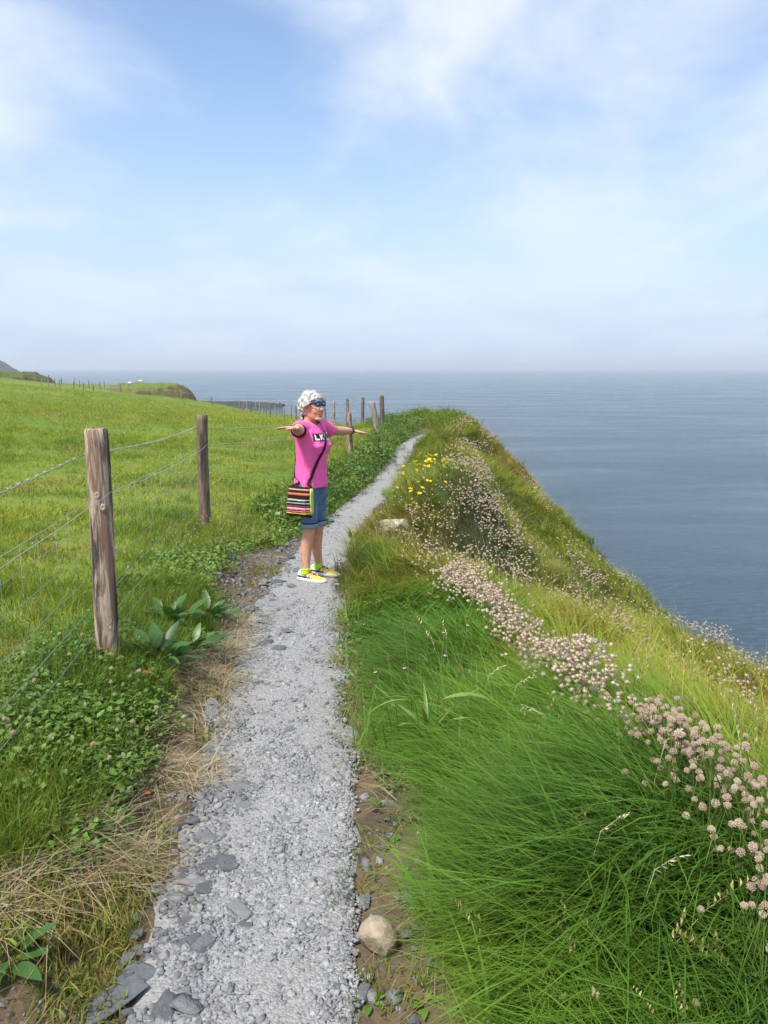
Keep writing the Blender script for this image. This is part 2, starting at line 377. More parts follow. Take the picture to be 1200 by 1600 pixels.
def col_ground(x, y):
    s = x-path_x(y); n1 = fbm(x*1.3, y*1.3, 21); n2 = fbm(x*6, y*6, 22); n3 = fbm(x*.12, y*.12, 23); n4 = fbm(x*.5, y*.5, 24)
    C = np.zeros(x.shape+(3,))
    def mx(m, c):
        nonlocal C
        C = C*(1-m[...,None])+np.array(c)*m[...,None]
    C[:] = (.115,.175,.024)
    mx(sstep(.45,.65,n3), (.15,.20,.03)); mx(sstep(.5,.75,n4)*.7, (.095,.17,.022)); mx(sstep(.6,.8,n1)*.35, (.17,.17,.05))
    bank = sstep(0, .25, x-grass_r(y)); mx(bank, (.05,.075,.018)); mx(bank*sstep(.5,.7,n1), (.10,.09,.03))
    mx(np.clip(cushion_shade(x, y), 0, 1), (.035,.045,.018))  # thrift cushion ground, darkened further to paint in the shaded flank
    e = sstep(.3, 1.0, x-edge_x(y)); mx(e, (.10,.085,.06)); mx(sstep(1.2,2.5,x-edge_x(y)), (.12,.11,.10))
    mid = sstep(-.12, .1, x-verge_l(y))*(1-bank)*(1-sstep(26,30,y))
    mx(mid, (.145,.105,.066)); mx(mid*sstep(.45,.7,n2), (.09,.07,.05))
    mx(mid*sstep(.55,.8,n1)*sstep(.0,.2,-s-.2), (.16,.145,.075))
    return C
def grid_mesh(name, X, Y, Z, m):
    ny, nx = X.shape; i = np.arange(ny*nx).reshape(ny, nx)
    Fc = np.stack([i[:-1,:-1], i[:-1,1:], i[1:,1:], i[1:,:-1]], -1).reshape(-1, 4)
    me = bpy.data.meshes.new(name); me.vertices.add(ny*nx); me.vertices.foreach_set('co', np.stack([X, Y, Z], -1).astype(np.float32).ravel())
    me.loops.add(len(Fc)*4); me.loops.foreach_set('vertex_index', Fc.ravel().astype(np.int32))
    me.polygons.add(len(Fc)); me.polygons.foreach_set('loop_start', np.arange(0, len(Fc)*4, 4, dtype=np.int32))
    me.update(calc_edges=True); me.polygons.foreach_set('use_smooth', [True]*len(Fc)); me.materials.append(m); return me
def ground_mat():
    m, t, b = mat('turf_and_soil'); b.inputs['Roughness'].default_value = .9; b.inputs['Specular IOR Level'].default_value = .15
    a = N(t, 'ShaderNodeAttribute', attribute_name='zone'); g = N(t, 'ShaderNodeNewGeometry'); p = g.outputs['Position']
    f = noise(t, p, 14., 8, .7); f2 = noise(t, vmap(t, p, scl=(.6, 1, 1)), .8, 6, .65)
    v = mth(t, 'ADD', mth(t, 'MULTIPLY', f, 1.0), mth(t, 'MULTIPLY', f2, .9))
    t.links.new(mixc(t, 1., a.outputs['Color'], ramp(t, v, [(.62, (.45,.47,.5)), (.95, (1,1,1)), (1., (1.0,1.0,1.0))]), 'MULTIPLY'), b.inputs['Base Color'])
    bp = N(t, 'ShaderNodeBump'); bp.inputs['Strength'].default_value = .7; bp.inputs['Distance'].default_value = .03
    t.links.new(noise(t, p, 30., 6, .7), bp.inputs['Height']); t.links.new(bp.outputs[0], b.inputs['Normal']); return m
gm = grid_mesh('ground', GX, GY, GZ, ground_mat())
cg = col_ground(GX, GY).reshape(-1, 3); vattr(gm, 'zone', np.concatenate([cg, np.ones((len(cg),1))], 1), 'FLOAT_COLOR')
ground = tag(obj('ground', gm), 'green clifftop pasture and grassy bank falling to the sea', kind='structure')
# ------------------------------------------------------------------ gravel path
PW_L = [(-6,.32),(1.7,.33),(2.6,.29),(3.8,.31),(4.9,.31),(6.65,.26),(9,.19),(13,.13),(18,.11),(30,.11)]
PW_R = [(-6,.2),(1.7,.21),(2.6,.28),(3.8,.33),(4.9,.34),(6.65,.28),(8.2,.25),(10.3,.30),(13.2,.20),(18,.15),(30,.15)]
py = np.concatenate([np.arange(-3, 1, .2), np.arange(1, 10, .06), np.arange(10, 20.3, .15)]); pu = np.linspace(-1, 1, 41)
PU, PY = np.meshgrid(pu, py)
hw = np.where(PU < 0, lerp_tab(PY, PW_L)+.08, lerp_tab(PY, PW_R)+.07)
PX = path_x(PY)+PU*hw + .05*(fbm(PY*1.7, PU*0+.3, 31)-.5)*2*np.abs(PU)
PZ = ground_z(PX, PY)+.016-.034*sstep(.72, 1., np.abs(PU)+.35*(fbm(PX*5, PY*5, 32)-.5))+.012*(fbm(PX*9, PY*9, 33)-.5)
def path_mat():
    m, t, b = mat('crushed_slate'); b.inputs['Roughness'].default_value = .85; b.inputs['Specular IOR Level'].default_value = .25
    g = N(t, 'ShaderNodeNewGeometry'); p = g.outputs['Position']
    vo = N(t, 'ShaderNodeTexVoronoi'); vo.inputs['Scale'].default_value = 120; t.links.new(p, vo.inputs['Vector'])
    sx = N(t, 'ShaderNodeSeparateColor'); t.links.new(vo.outputs['Color'], sx.inputs[0])
    c = ramp(t, sx.outputs[0], [(0, (.19,.193,.198)), (.5, (.255,.258,.262)), (1, (.33,.33,.332))])
    c = mixc(t, mth(t, 'MULTIPLY', noise(t, p, 2.2, 5, .6), .5), c, (.23,.215,.195))
    t.links.new(c, b.inputs['Base Color'])
    bp = N(t, 'ShaderNodeBump'); bp.inputs['Strength'].default_value = .7; bp.inputs['Distance'].default_value = .007; bp.invert = True
    t.links.new(vo.outputs['Distance'], bp.inputs['Height']); t.links.new(bp.outputs[0], b.inputs['Normal']); return m
path = tag(obj('path', grid_mesh('path', PX, PY, PZ, path_mat())), 'narrow grey slate gravel footpath along the clifftop', kind='structure')
# ------------------------------------------------------------------ sea
SEA_Z = -19.
def sea_mat():
    m, t, b = mat('sea_water'); setc(b, (.062, .128, .190)); b.inputs['Roughness'].default_value = .12; b.inputs['IOR'].default_value = 1.33
    g = N(t, 'ShaderNodeNewGeometry'); p = g.outputs['Position']
    w1 = noise(t, vmap(t, p, rot=(0,0,.25), scl=(.14,.34,1)), 1., 5, .62, .6)
    w2 = noise(t, vmap(t, p, rot=(0,0,-.2), scl=(.9,1.7,1)), 1., 5, .6, .5)
    w3 = noise(t, vmap(t, p, rot=(0,0,.1), scl=(.012,.045,1)), 1., 3, .5, .8)
    h = mth(t, 'ADD', mth(t, 'MULTIPLY', w1, 1.0), mth(t, 'MULTIPLY', w2, 1.15)); h = mth(t, 'MULTIPLY', h, mth(t, 'ADD', .55, mth(t, 'MULTIPLY', w3, .9)))
    bp = N(t, 'ShaderNodeBump'); bp.inputs['Strength'].default_value = 1.; bp.inputs['Distance'].default_value = 3.0
    t.links.new(h, bp.inputs['Height']); t.links.new(bp.outputs[0], b.inputs['Normal'])
    ro = N(t, 'ShaderNodeMapRange'); t.links.new(w3, ro.inputs[0]); ro.inputs[1].default_value = .35; ro.inputs[2].default_value = .65; ro.inputs[3].default_value = .06; ro.inputs[4].default_value = .2
    t.links.new(ro.outputs[0], b.inputs['Roughness']); return m
sa = np.concatenate([np.linspace(0, 2*math.pi, 97)[:-1]]); sr = np.concatenate([[0], np.geomspace(8, 60000, 40)])
SV = [(0,0,SEA_Z)] + [(r*math.cos(a), r*math.sin(a), SEA_Z) for r in sr[1:] for a in sa]
SF = [(0, 1+k, 1+(k+1)%96) for k in range(96)] + [(1+i*96+k, 1+(i+1)*96+k, 1+(i+1)*96+(k+1)%96, 1+i*96+(k+1)%96) for i in range(39) for k in range(96)]
sea = tag(obj('sea', mesh('sea', SV, SF, sea_mat())), 'calm grey-blue sea reaching to the horizon', kind='structure')
# ------------------------------------------------------------------ grass, gravel, ground cover (uncountable)
gm_ = leafy('grass_blade', trans=.38); lm_ = leafy('ground_leaf', tip=(1.15,1.1,1.0), trans=.25, rough=.45, spec=.35); sm_ = leafy('dry_straw', tip=(1.1,1.05,.95), trans=.15, rough=.7)
def rockm(name, inst):
    m, t, b = mat(name); b.inputs['Roughness'].default_value = .75; b.inputs['Specular IOR Level'].default_value = .3
    if inst: c = N(t, 'ShaderNodeAttribute', attribute_type='GEOMETRY', attribute_name='col').outputs['Color']
    else:
        oi = N(t, 'ShaderNodeObjectInfo'); c = ramp(t, oi.outputs['Random'], [(0, (.11,.118,.13)), (.5, (.17,.178,.19)), (1, (.25,.255,.265))])
    g = N(t, 'ShaderNodeTexCoord'); f = noise(t, g.outputs['Object'], 2.5, 6, .7)
    t.links.new(mixc(t, 1., c, ramp(t, f, [(.3, (.72,.72,.74)), (.65, (1,1,1))]), 'MULTIPLY'), b.inputs['Base Color'])
    bp = N(t, 'ShaderNodeBump'); bp.inputs['Strength'].default_value = .5; bp.inputs['Distance'].default_value = .08
    t.links.new(noise(t, vmap(t, g.outputs['Object'], scl=(1,1,4)), 4., 5, .7), bp.inputs['Height']); t.links.new(bp.outputs[0], b.inputs['Normal']); return m
slate_i = rockm('slate_chip', True); slate_m = rockm('slate', False)
C_long = proto_collection('long_tuft', [blade_mesh('long_blades', gm_, 17, .06, .20, .38, .0052, .95, .7, 4, 100+i) for i in range(9)])
C_longf = proto_collection('long_tuft_far', [blade_mesh('long_blades_far', gm_, 12, .085, .20, .38, .009, .95, .75, 3, 130+i) for i in range(6)])
C_longff = proto_collection('long_tuft_distant', [blade_mesh('long_blades_distant', gm_, 12, .13, .20, .40, .015, .85, .9, 2, 160+i) for i in range(6)])
C_mid = proto_collection('mid_tuft', [blade_mesh('mid_blades', gm_, 15, .08, .12, .26, .007, .55, 1.1, 2, 200+i) for i in range(6)])
C_short = proto_collection('short_tuft', [blade_mesh('short_blades', gm_, 16, .10, .035, .10, .0085, .6, 1.6, 2, 300+i) for i in range(6)])
C_shortf = proto_collection('short_tuft_far', [blade_mesh('short_blades_far', gm_, 13, .17, .035, .10, .017, .6, 1.6, 1, 330+i) for i in range(6)])
C_leaf = proto_collection('leaf_clump', [leaf_clump('leaves', lm_, 20, .08, .085, .025, .017, 400+i) for i in range(5)])
C_straw = proto_collection('straw', [blade_mesh('straws', sm_, 11, .07, .07, .18, .0032, 2.1, 1.2, 3, 500+i) for i in range(5)])
C_seed = proto_collection('seed_stalk', [blade_mesh('stalks', sm_, 2, .06, .28, .46, .0032, .42, .9, 4, 600+i, head=.018) for i in range(5)])
C_chip = proto_collection('chip', [shard_mesh('chips', slate_i, 700+i) for i in range(9)])
C_bush = proto_collection('bush', [leaf_clump('bush_leaves', lm_, 46, .17, .36, .062, .026, 450+i, flat=1.) for i in range(5)])
def pick(n, x0, x1, y0, y1, fn):
    x = rng.uniform(x0, x1, n); y = rng.uniform(y0, y1, n)
    k = rng.random(n) < fn(x, y); k &= np.abs(x) < .60*y+1.3
    return x[k], y[k]
def flow(x, y):          # direction in which the wind has combed the grass
    return 6.283*(fbm(x*.55+3, y*.42, 41)*1.5-.2)
def place(name, coll, np_, parts, colf, sclf, label, cat, lean=0., jit=.5, sink=.0, align=True):
    X = np.concatenate([p[0] for p in parts]); Y = np.concatenate([p[1] for p in parts]); n = len(X)
    Z = ground_z(X, Y)-sink
    a = (flow(X, Y) if align else 0) + rng.normal(0, jit, n)
    rot = np.stack([rng.normal(0, lean, n), rng.normal(0, lean, n), a], 1)
    scatter(name, coll, np.stack([X, Y, Z], 1), rot, sclf(X, Y)*rng.uniform(.75, 1.25, n), rng.integers(0, np_, n), colf(X, Y), label, cat)
    return n
def mixn(a, b, m): return np.array(a)*(1-m[:,None])+np.array(b)*m[:,None]
def jitc(c, k=.16): return np.clip(c*(1+rng.normal(0, k, (len(c),1)))*(1+rng.normal(0, k*.4, c.shape)), .004, .9)
LUSH, DEEP, LIME, TAWNY = (.088,.205,.032), (.050,.130,.026), (.165,.215,.034), (.23,.185,.055)
def col_bank(x, y):
    s = x-grass_r(y); n1 = fbm(x*.9, y*.7, 51); n2 = fbm(x*2.6, y*2.2, 52); n3 = fbm(x*.35, y*.3, 53)
    out = sstep(.75, 1.5, s+.8*(n1-.5))*(1-.4*sstep(9, 14, y)) + .6*sstep(4.6, 7, y)
    out = np.clip(out, 0, 1)
    c = mixn(LUSH, LIME, np.clip(out*1.0+.9*(n2-.5)*(.35+.65*out)+.05, 0, 1))
    m = sstep(.50, .68, n3*.5+n2*.5)*out*.9; c = c*(1-m[:,None])+np.array(TAWNY)*m[:,None]
    m = sstep(.55, .72, 1-n1)*.75*(1-.6*out)*(1-.85*sstep(4.5, 6, y)); c = c*(1-m[:,None])+np.array(DEEP)*m[:,None]
    m = sstep(.60, .76, n2)*.4*sstep(.1,.5,out); c = c*(1-m[:,None])+np.array((.17,.16,.045))*m[:,None]
    m = np.clip(cushion_shade(x, y)*1.1, 0, .95); c = c*(1-m[:,None])+np.array((.050,.070,.026))*m[:,None]  # olive thrift foliage, deepened so the mound's shaded side is in the colour
    return jitc(c)
on_bank = lambda x, y: sstep(-.06, .10, x-grass_r(y)+.16*(fbm(x*4, y*4, 61)-.5)*2)*(x < edge_x(y)+.9)
knoll = lambda x, y: sstep(19, 22, y)
# long combed grass on the seaward bank
h_long = lambda x, y: (1-.62*np.clip(cushion_shade(x, y), 0, 1))*(.52+1.05*fbm(x*2.1, y*2.1, 62))*(.45+.55*sstep(.0, .35, x-grass_r(y)))*(1-.30*sstep(5, 8, y)+.25*sstep(14, 22, y))
LB = 'long windswept green grass covering the '
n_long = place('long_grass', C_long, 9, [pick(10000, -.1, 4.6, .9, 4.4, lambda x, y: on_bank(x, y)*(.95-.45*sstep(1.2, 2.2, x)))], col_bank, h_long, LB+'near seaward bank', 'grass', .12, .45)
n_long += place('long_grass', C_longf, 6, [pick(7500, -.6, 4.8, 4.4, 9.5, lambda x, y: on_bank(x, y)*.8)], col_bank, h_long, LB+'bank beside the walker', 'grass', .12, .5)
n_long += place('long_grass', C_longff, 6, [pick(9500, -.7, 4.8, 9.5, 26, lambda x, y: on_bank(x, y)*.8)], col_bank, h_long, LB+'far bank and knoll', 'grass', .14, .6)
pm = [pick(3600, .6, 4.6, 1.2, 8, lambda x, y: on_bank(x, y)*.6*sstep(.8, 1.3, x)), pick(3200, -.7, 4.8, 8, 26, lambda x, y: on_bank(x, y)*.5),
      pick(2500, -1, 2.5, 24, 34, lambda x, y: (x < edge_x(y)+.5)*.8)]
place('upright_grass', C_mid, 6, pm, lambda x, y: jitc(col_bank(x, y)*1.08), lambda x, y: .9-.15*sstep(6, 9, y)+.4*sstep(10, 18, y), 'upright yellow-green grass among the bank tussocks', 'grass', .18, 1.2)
C_broad = proto_collection('broad_tuft', [blade_mesh('broad_blades', gm_, 9, .06, .16, .36, .0105, .7, .9, 5, 230+i) for i in range(5)])
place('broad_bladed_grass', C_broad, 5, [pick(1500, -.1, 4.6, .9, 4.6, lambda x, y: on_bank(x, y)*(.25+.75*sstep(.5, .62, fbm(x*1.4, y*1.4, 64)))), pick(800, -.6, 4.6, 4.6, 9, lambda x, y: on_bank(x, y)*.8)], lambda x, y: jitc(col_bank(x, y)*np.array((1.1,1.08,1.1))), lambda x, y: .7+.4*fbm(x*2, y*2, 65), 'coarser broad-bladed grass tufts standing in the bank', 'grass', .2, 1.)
# pasture
def col_field(x, y):
    n1 = fbm(x*.6, y*.6, 71); n2 = fbm(x*2.2, y*2.2, 72); n3 = fbm(x*.15, y*.1, 73)
    c = mixn((.160,.240,.030), (.265,.315,.052), np.clip(n1*1.1-.1+.5*(n3-.5), 0, 1))
    m = sstep(.56, .72, n2)*.65; c = c*(1-m[:,None])+np.array((.075,.155,.020))*m[:,None]
    m = sstep(.60, .75, 1-n1)*.55; c = c*(1-m[:,None])+np.array((.27,.225,.085))*m[:,None]
    return jitc(c, .16)
on_field = lambda x, y: sstep(.0, .2, verge_l(y)-x+.25*(fbm(x*3, y*3, 63)-.5))
dens = lambda x, y: .35+.65*sstep(.35, .6, fbm(x*1.7, y*1.7, 74))
FS = lambda x, y: (.45+.75*fbm(x*1.1, y*1.1, 75))*(1+.9*sstep(9, 40, y)+.6*sstep(55, 90, y))
n_f = place('pasture_grass', C_short, 6, [pick(12500, -6.5, -.8, 1.6, 9, lambda x, y: on_field(x, y)*dens(x, y))], col_field, FS, 'short yellow-green pasture grass near the fence', 'grass', .2, 3.)
n_f += place('pasture_grass', C_shortf, 6, [pick(17000, -12, .2, 9, 20, lambda x, y: on_field(x, y)*dens(x, y)), pick(13000, -22, .2, 20, 38, lambda x, y: on_field(x, y)*dens(x, y)), pick(6000, -32, 0, 38, 62, lambda x, y: on_field(x, y)*.8), pick(5000, -52, -3, 62, 105, lambda x, y: (x < edge_x(y)-1)*.8)],
              col_field, FS, 'short yellow-green pasture grass across the far field', 'grass', .2, 3.)
pf2 = [pick(7000, -6, -.8, 2, 9, lambda x, y: on_field(x, y)*sstep(.55, .72, fbm(x*.8, y*.8, 76))), pick(5000, -10, .2, 9, 20, lambda x, y: on_field(x, y)*sstep(.55, .70, fbm(x*.6, y*.6, 77))),
       pick(5200, -2.3, -.2, 3.6, 20, lambda x, y: on_field(x, y)*sstep(-1.3, -.2, x-verge_l(y))*.8)]
place('taller_field_grass', C_mid, 6, pf2, lambda x, y: jitc(col_field(x, y)*np.array((.62,.78,.75))), lambda x, y: .55+.4*fbm(x, y, 78), 'taller darker grass clumps along the fence and in the pasture', 'grass', .2, 3.)
# low leafy growth beside the path
strip = lambda x, y, a, b: sstep(a-.08, a+.08, verge_l(y)-x)*(1-sstep(b-.2, b+.2, verge_l(y)-x))
pv = [pick(7500, -2.0, -.7, 2.0, 5.6, lambda x, y: (1-.8*((np.abs(x+1.28) < .2)*(y > 3.8)*(y < 5.4)))*(.25+.75*sstep(.36, .56, fbm(x*2.6, y*2.6, 99)))*strip(x, y, -.02, .55)*(y > 2.12+.2*fbm(x*5, y*5, 5))),
      pick(3000, -2.6, -.6, 5.4, 9.5, lambda x, y: strip(x, y, .0, .35)),
      pick(700, -.8, .3, 2.6, 7.5, lambda x, y: (np.abs(x-grass_r(y)-.02) < .09)*.8*sstep(.42, .55, fbm(x*.1, y*2.2, 79)))]
place('leafy_ground_cover', C_leaf, 5, pv, lambda x, y: jitc(mixn((.070,.150,.024), (.150,.235,.036), np.clip(fbm(x*2, y*2, 80)*1.4-.2, 0, 1)), .2),
      lambda x, y: (.75+.5*fbm(x*2, y*2, 81))*np.where(y > 9, 2.2, 1.)*np.where((y > 5.4) & (y <= 9), 1.2, 1.), 'dense low leafy weeds along the edge of the path', 'ground cover', .25, 3., align=False)
pb_ = [pick(1500, -1.8, .5, 9.2, 19.5, lambda x, y: strip(x, y, .0, .72)), pick(800, -1.2, 2.5, 18.5, 26, lambda x, y: strip(x, y, -.15, .8)+.5*(np.abs(x-1.0) < .9)*(y > 20.5))]
place('roadside_weeds', C_bush, 5, pb_, lambda x, y: jitc(mixn((.060,.130,.022), (.130,.205,.035), np.clip(fbm(x*2, y*2, 80)*1.5-.25, 0, 1)), .22), lambda x, y: (.55+.75*fbm(x*1.3, y*1.3, 98)), 'knee-high leafy weeds crowding the left side of the path', 'weeds', .2, 3., align=False)
pv2 = [pick(7000, -2.0, -.7, 2.1, 5.6, lambda x, y: strip(x, y, .02, .6)*(.35+.6*(1-sstep(.36, .56, fbm(x*2.6, y*2.6, 99))))), pick(1800, -1.8, .5, 9.2, 19.5, lambda x, y: strip(x, y, .1, .9))]
place('verge_grass', C_mid, 6, pv2, lambda x, y: jitc(mixn((.06,.135,.02), (.12,.19,.03), fbm(x*2, y*2, 82))), lambda x, y: .55+.35*fbm(x, y, 83)+.7*(y > 9), 'tufts of green grass mixed into the path verge', 'grass', .25, 3.)
# dry straw and sparse tufts on the trodden edges
pd = [pick(1900, -1.7, -.45, 1.0, 2.5, lambda x, y: sstep(-.38, -.62, x-path_x(y))*sstep(.3,.55,fbm(x*2.5,y*2.5,95))*(1-.85*sstep(2.1, 2.35, y)*(x < -.93))*.9), pick(1500, -1.3, -.6, 2.2, 5.4, lambda x, y: (x > verge_l(y)-.06)*(x < path_x(y)-lerp_tab(y, PW_L)+.02)*sstep(.35, .55, fbm(x*3, y*3, 84))),
      pick(420, -.35, .35, 1.2, 5.5, lambda x, y: (np.abs(x-grass_r(y)) < .07)*.8), pick(260, -.6, .4, 7.5, 9.5, lambda x, y: (np.abs(x-grass_r(y)-.05) < .13)*.8)]
place('dry_grass', C_straw, 5, pd, lambda x, y: jitc(mixn((.22,.18,.10), (.40,.33,.21), rng.random(len(x))), .15), lambda x, y: .75+.3*fbm(x*3, y*3, 85), 'flattened straw-coloured dry grass on the trodden path edge', 'dry grass', .15, 3., align=False)
pe = [pick(3200, -1.6, -.45, 1.0, 2.6, lambda x, y: (x < path_x(y)-.42)*sstep(.40, .6, fbm(x*4, y*4, 86))), pick(1500, -1.6, -.6, 2.4, 9, lambda x, y: (x > verge_l(y)-.03)*(x < path_x(y)-lerp_tab(y, PW_L)+.06)*sstep(.5, .62, fbm(x*3, y*3, 87))),
      pick(900, -.5, .4, 1.2, 6, lambda x, y: (x > path_x(y)+lerp_tab(y, PW_R)-.02)*(x < grass_r(y)+.02)*sstep(.45, .6, fbm(x*4, y*4, 88)))]
place('sparse_path_grass', C_short, 6, pe, lambda x, y: jitc(mixn((.09,.15,.03), (.20,.20,.06), rng.random(len(x)))), lambda x, y: .55+.3*fbm(x*3, y*3, 89), 'thin short grass growing through the path edges', 'grass', .3, 3., align=False)
# pale seed stalks on the slope
ps = [pick(900, .9, 4, 1.8, 8, lambda x, y: on_bank(x, y)*sstep(.5, .62, fbm(x*.9, y*.9, 90))), pick(700, -.2, 4, 5, 9, lambda x, y: on_bank(x, y)*sstep(.45, .6, fbm(x*1.2, y*1.2, 91))), pick(500, .2, 3.5, 9, 25, lambda x, y: on_bank(x, y)*.6),
      pick(90, .2, 1.1, 1.2, 4, on_bank)]
place('seed_stalks', C_seed, 5, ps, lambda x, y: jitc(mixn((.30,.27,.11), (.52,.45,.27), rng.random(len(x)))), lambda x, y: .85+0*x, 'pale dry seed stalks standing in the bank grass', 'grass', .2, .8)
# gravel
on_path = lambda x, y: (1-sstep(-.06, .04, path_x(y)-lerp_tab(y, PW_L)-x+.12*(fbm(x*6, y*6, 92)-.5)*2))*(1-sstep(-.05, .03, x-path_x(y)-lerp_tab(y, PW_R)+.08*(fbm(x*6, y*6, 93)-.5)*2))
edge_band = lambda x, y: sstep(.0, .06, path_x(y)-.18-x)*(x > verge_l(y))*(.25+.75*sstep(.4, .6, fbm(x*3, y*3, 94)))
pg = [pick(52000, -1.1, .25, 1.2, 3.2, on_path), pick(28000, -1.2, .2, 3.2, 6, on_path), pick(7500, -1.2, .2, 6, 10, on_path), pick(3000, -.9, 1., 10, 20, on_path)]
X = np.concatenate([p[0] for p in pg]); Y = np.concatenate([p[1] for p in pg]); n = len(X)
sc = .0039*np.exp(rng.normal(0, .42, n))*(1+.35*sstep(3, 10, Y))
sc *= 1+.8*sstep(.05, .3, path_x(Y)-X)*(Y < 6)*rng.random(n)**2
pg2 = [pick(5200, -1.5, -.4, 1.2, 6.5, lambda x, y: edge_band(x, y)*.7), pick(3200, -1.7, -.8, 5.2, 8.6, lambda x, y: (x > verge_l(y))*.9), pick(260, -.2, .35, 1.2, 4, lambda x, y: (x > path_x(y))*(x < grass_r(y)+.04)*.8)]
X2 = np.concatenate([p[0] for p in pg2]); Y2 = np.concatenate([p[1] for p in pg2]); n2 = len(X2); sc2 = .0072*np.exp(rng.normal(0, .5, n2))
X = np.concatenate([X, X2]); Y = np.concatenate([Y, Y2]); sc = np.concatenate([sc, sc2]); n += n2
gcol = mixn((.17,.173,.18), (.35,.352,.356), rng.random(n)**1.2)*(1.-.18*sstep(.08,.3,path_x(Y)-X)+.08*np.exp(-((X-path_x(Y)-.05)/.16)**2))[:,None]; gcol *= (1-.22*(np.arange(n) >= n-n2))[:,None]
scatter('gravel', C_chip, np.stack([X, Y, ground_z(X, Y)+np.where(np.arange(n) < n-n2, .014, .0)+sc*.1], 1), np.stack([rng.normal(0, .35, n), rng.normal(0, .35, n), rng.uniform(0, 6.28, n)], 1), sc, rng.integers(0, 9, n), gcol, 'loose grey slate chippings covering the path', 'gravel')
# ------------------------------------------------------------------ weathered post-and-wire fences
def wood_mat(name, a, b_, c):
    m, t, b = mat(name); b.inputs['Roughness'].default_value = .85; b.inputs['Specular IOR Level'].default_value = .2
    tcn = N(t, 'ShaderNodeTexCoord'); oi = N(t, 'ShaderNodeObjectInfo'); p = N(t, 'ShaderNodeVectorMath', operation='ADD'); t.links.new(tcn.outputs['Object'], p.inputs[0])
    ofs = N(t, 'ShaderNodeCombineXYZ'); t.links.new(mth(t, 'MULTIPLY', oi.outputs['Random'], 37.), ofs.inputs[2]); t.links.new(ofs.outputs[0], p.inputs[1])
    v = p.outputs[0]
    g1 = noise(t, vmap(t, v, scl=(26,26,2.0)), 1., 6, .65, .8); g2 = noise(t, vmap(t, v, scl=(13,13,2.2)), 1., 5, .65, 2.0); g3 = noise(t, vmap(t, v, scl=(60,60,5)), 1., 4, .6)
    cc = mixc(t, ramp(t, g2, [(.44, (0,0,0)), (.54, (1,1,1))]), a, b_)
    cc = mixc(t, ramp(t, g1, [(.50, (0,0,0)), (.57, (1,1,1))]), cc, c)
    cc = mixc(t, mth(t, 'MULTIPLY', g3, .35), cc, (.42,.38,.33))
    t.links.new(cc, b.inputs['Base Color'])
    bp = N(t, 'ShaderNodeBump'); bp.inputs['Strength'].default_value = .8; bp.inputs['Distance'].default_value = .01
    t.links.new(mth(t, 'SUBTRACT', g3, mth(t, 'MULTIPLY', ramp(t, g1, [(.58, (0,0,0)), (.7, (1,1,1))]), 1.4)), bp.inputs['Height']); t.links.new(bp.outputs[0], b.inputs['Normal']); return m
wood_pale = wood_mat('weathered_wood', (.46,.36,.27), (.20,.10,.06), (.02,.014,.011))
wood_dark = wood_mat('dark_weathered_wood', (.20,.12,.085), (.11,.06,.045), (.022,.017,.015))
wood_grey = wood_mat('grey_weathered_wood', (.36,.33,.28), (.26,.22,.17), (.06,.05,.04))
def zinc():
    m, t, b = mat('galvanised_wire'); setc(b, (.42,.45,.45)); b.inputs['Metallic'].default_value = .55; b.inputs['Roughness'].default_value = .5; return m
wire_m = zinc()
wire_g = plain('green_tinged_wire', (.20,.27,.24), .5, .5, .4)
def post_mesh(name, h, r, m, seed, below=.25, n=40, taper=.92):
    q = np.random.default_rng(seed); G = Geo(); secs = []; k = 26 if n > 20 else 8; ph = q.random(4)*6.28
    gr = [(q.uniform(0, 6.283), q.uniform(-.1, h), q.uniform(.12, .45), q.uniform(.05, .13)) for _ in range(11 if n > 20 else 0)] + ([(q.uniform(0, 6.283), h, .22, .12) for _ in range(4)] if n > 20 else [])     # drying cracks
    def crack(a, z): return 1-sum(d*math.exp(-(((a-a0+3.1416) % 6.2832-3.1416)/.11)**2)*max(0, 1-((z-z0)/l)**2) for a0, z0, l, d in gr)
    for i in range(k+1):
        z = -below+(h+below)*i/k; cx = .006*math.sin(z*3+ph[0]); cyy = .006*math.sin(z*2.3+ph[1]); rr = r*(1-(1-taper)*i/k)
        secs.append([(cx+rr*crack(a, z)*(1+.05*math.sin(3*a+ph[2]+z)+.03*math.sin(7*a+ph[3])+.018*q.normal())*math.cos(a), cyy+rr*crack(a, z)*(1+.045*math.sin(2*a+ph[3])+.02*q.normal())*math.sin(a), z) for a in np.linspace(0, 6.283, n, endpoint=False)])
    secs.append([(x*.86, y*.86, z+.006) for x, y, z in secs[-1]])
    G.loft(secs); return G.mesh(name, m)
def knot_mesh(m):
    G = Geo(); n = 12
    G.loft([[(r*math.cos(a)*.8, z, r*math.sin(a)*1.25) for a in np.linspace(0, 6.283, n, endpoint=False)] for r, z in ((.016, .006), (.015, -.001), (.010, -.004), (.006, -.002))]); return G.mesh('knot', m)
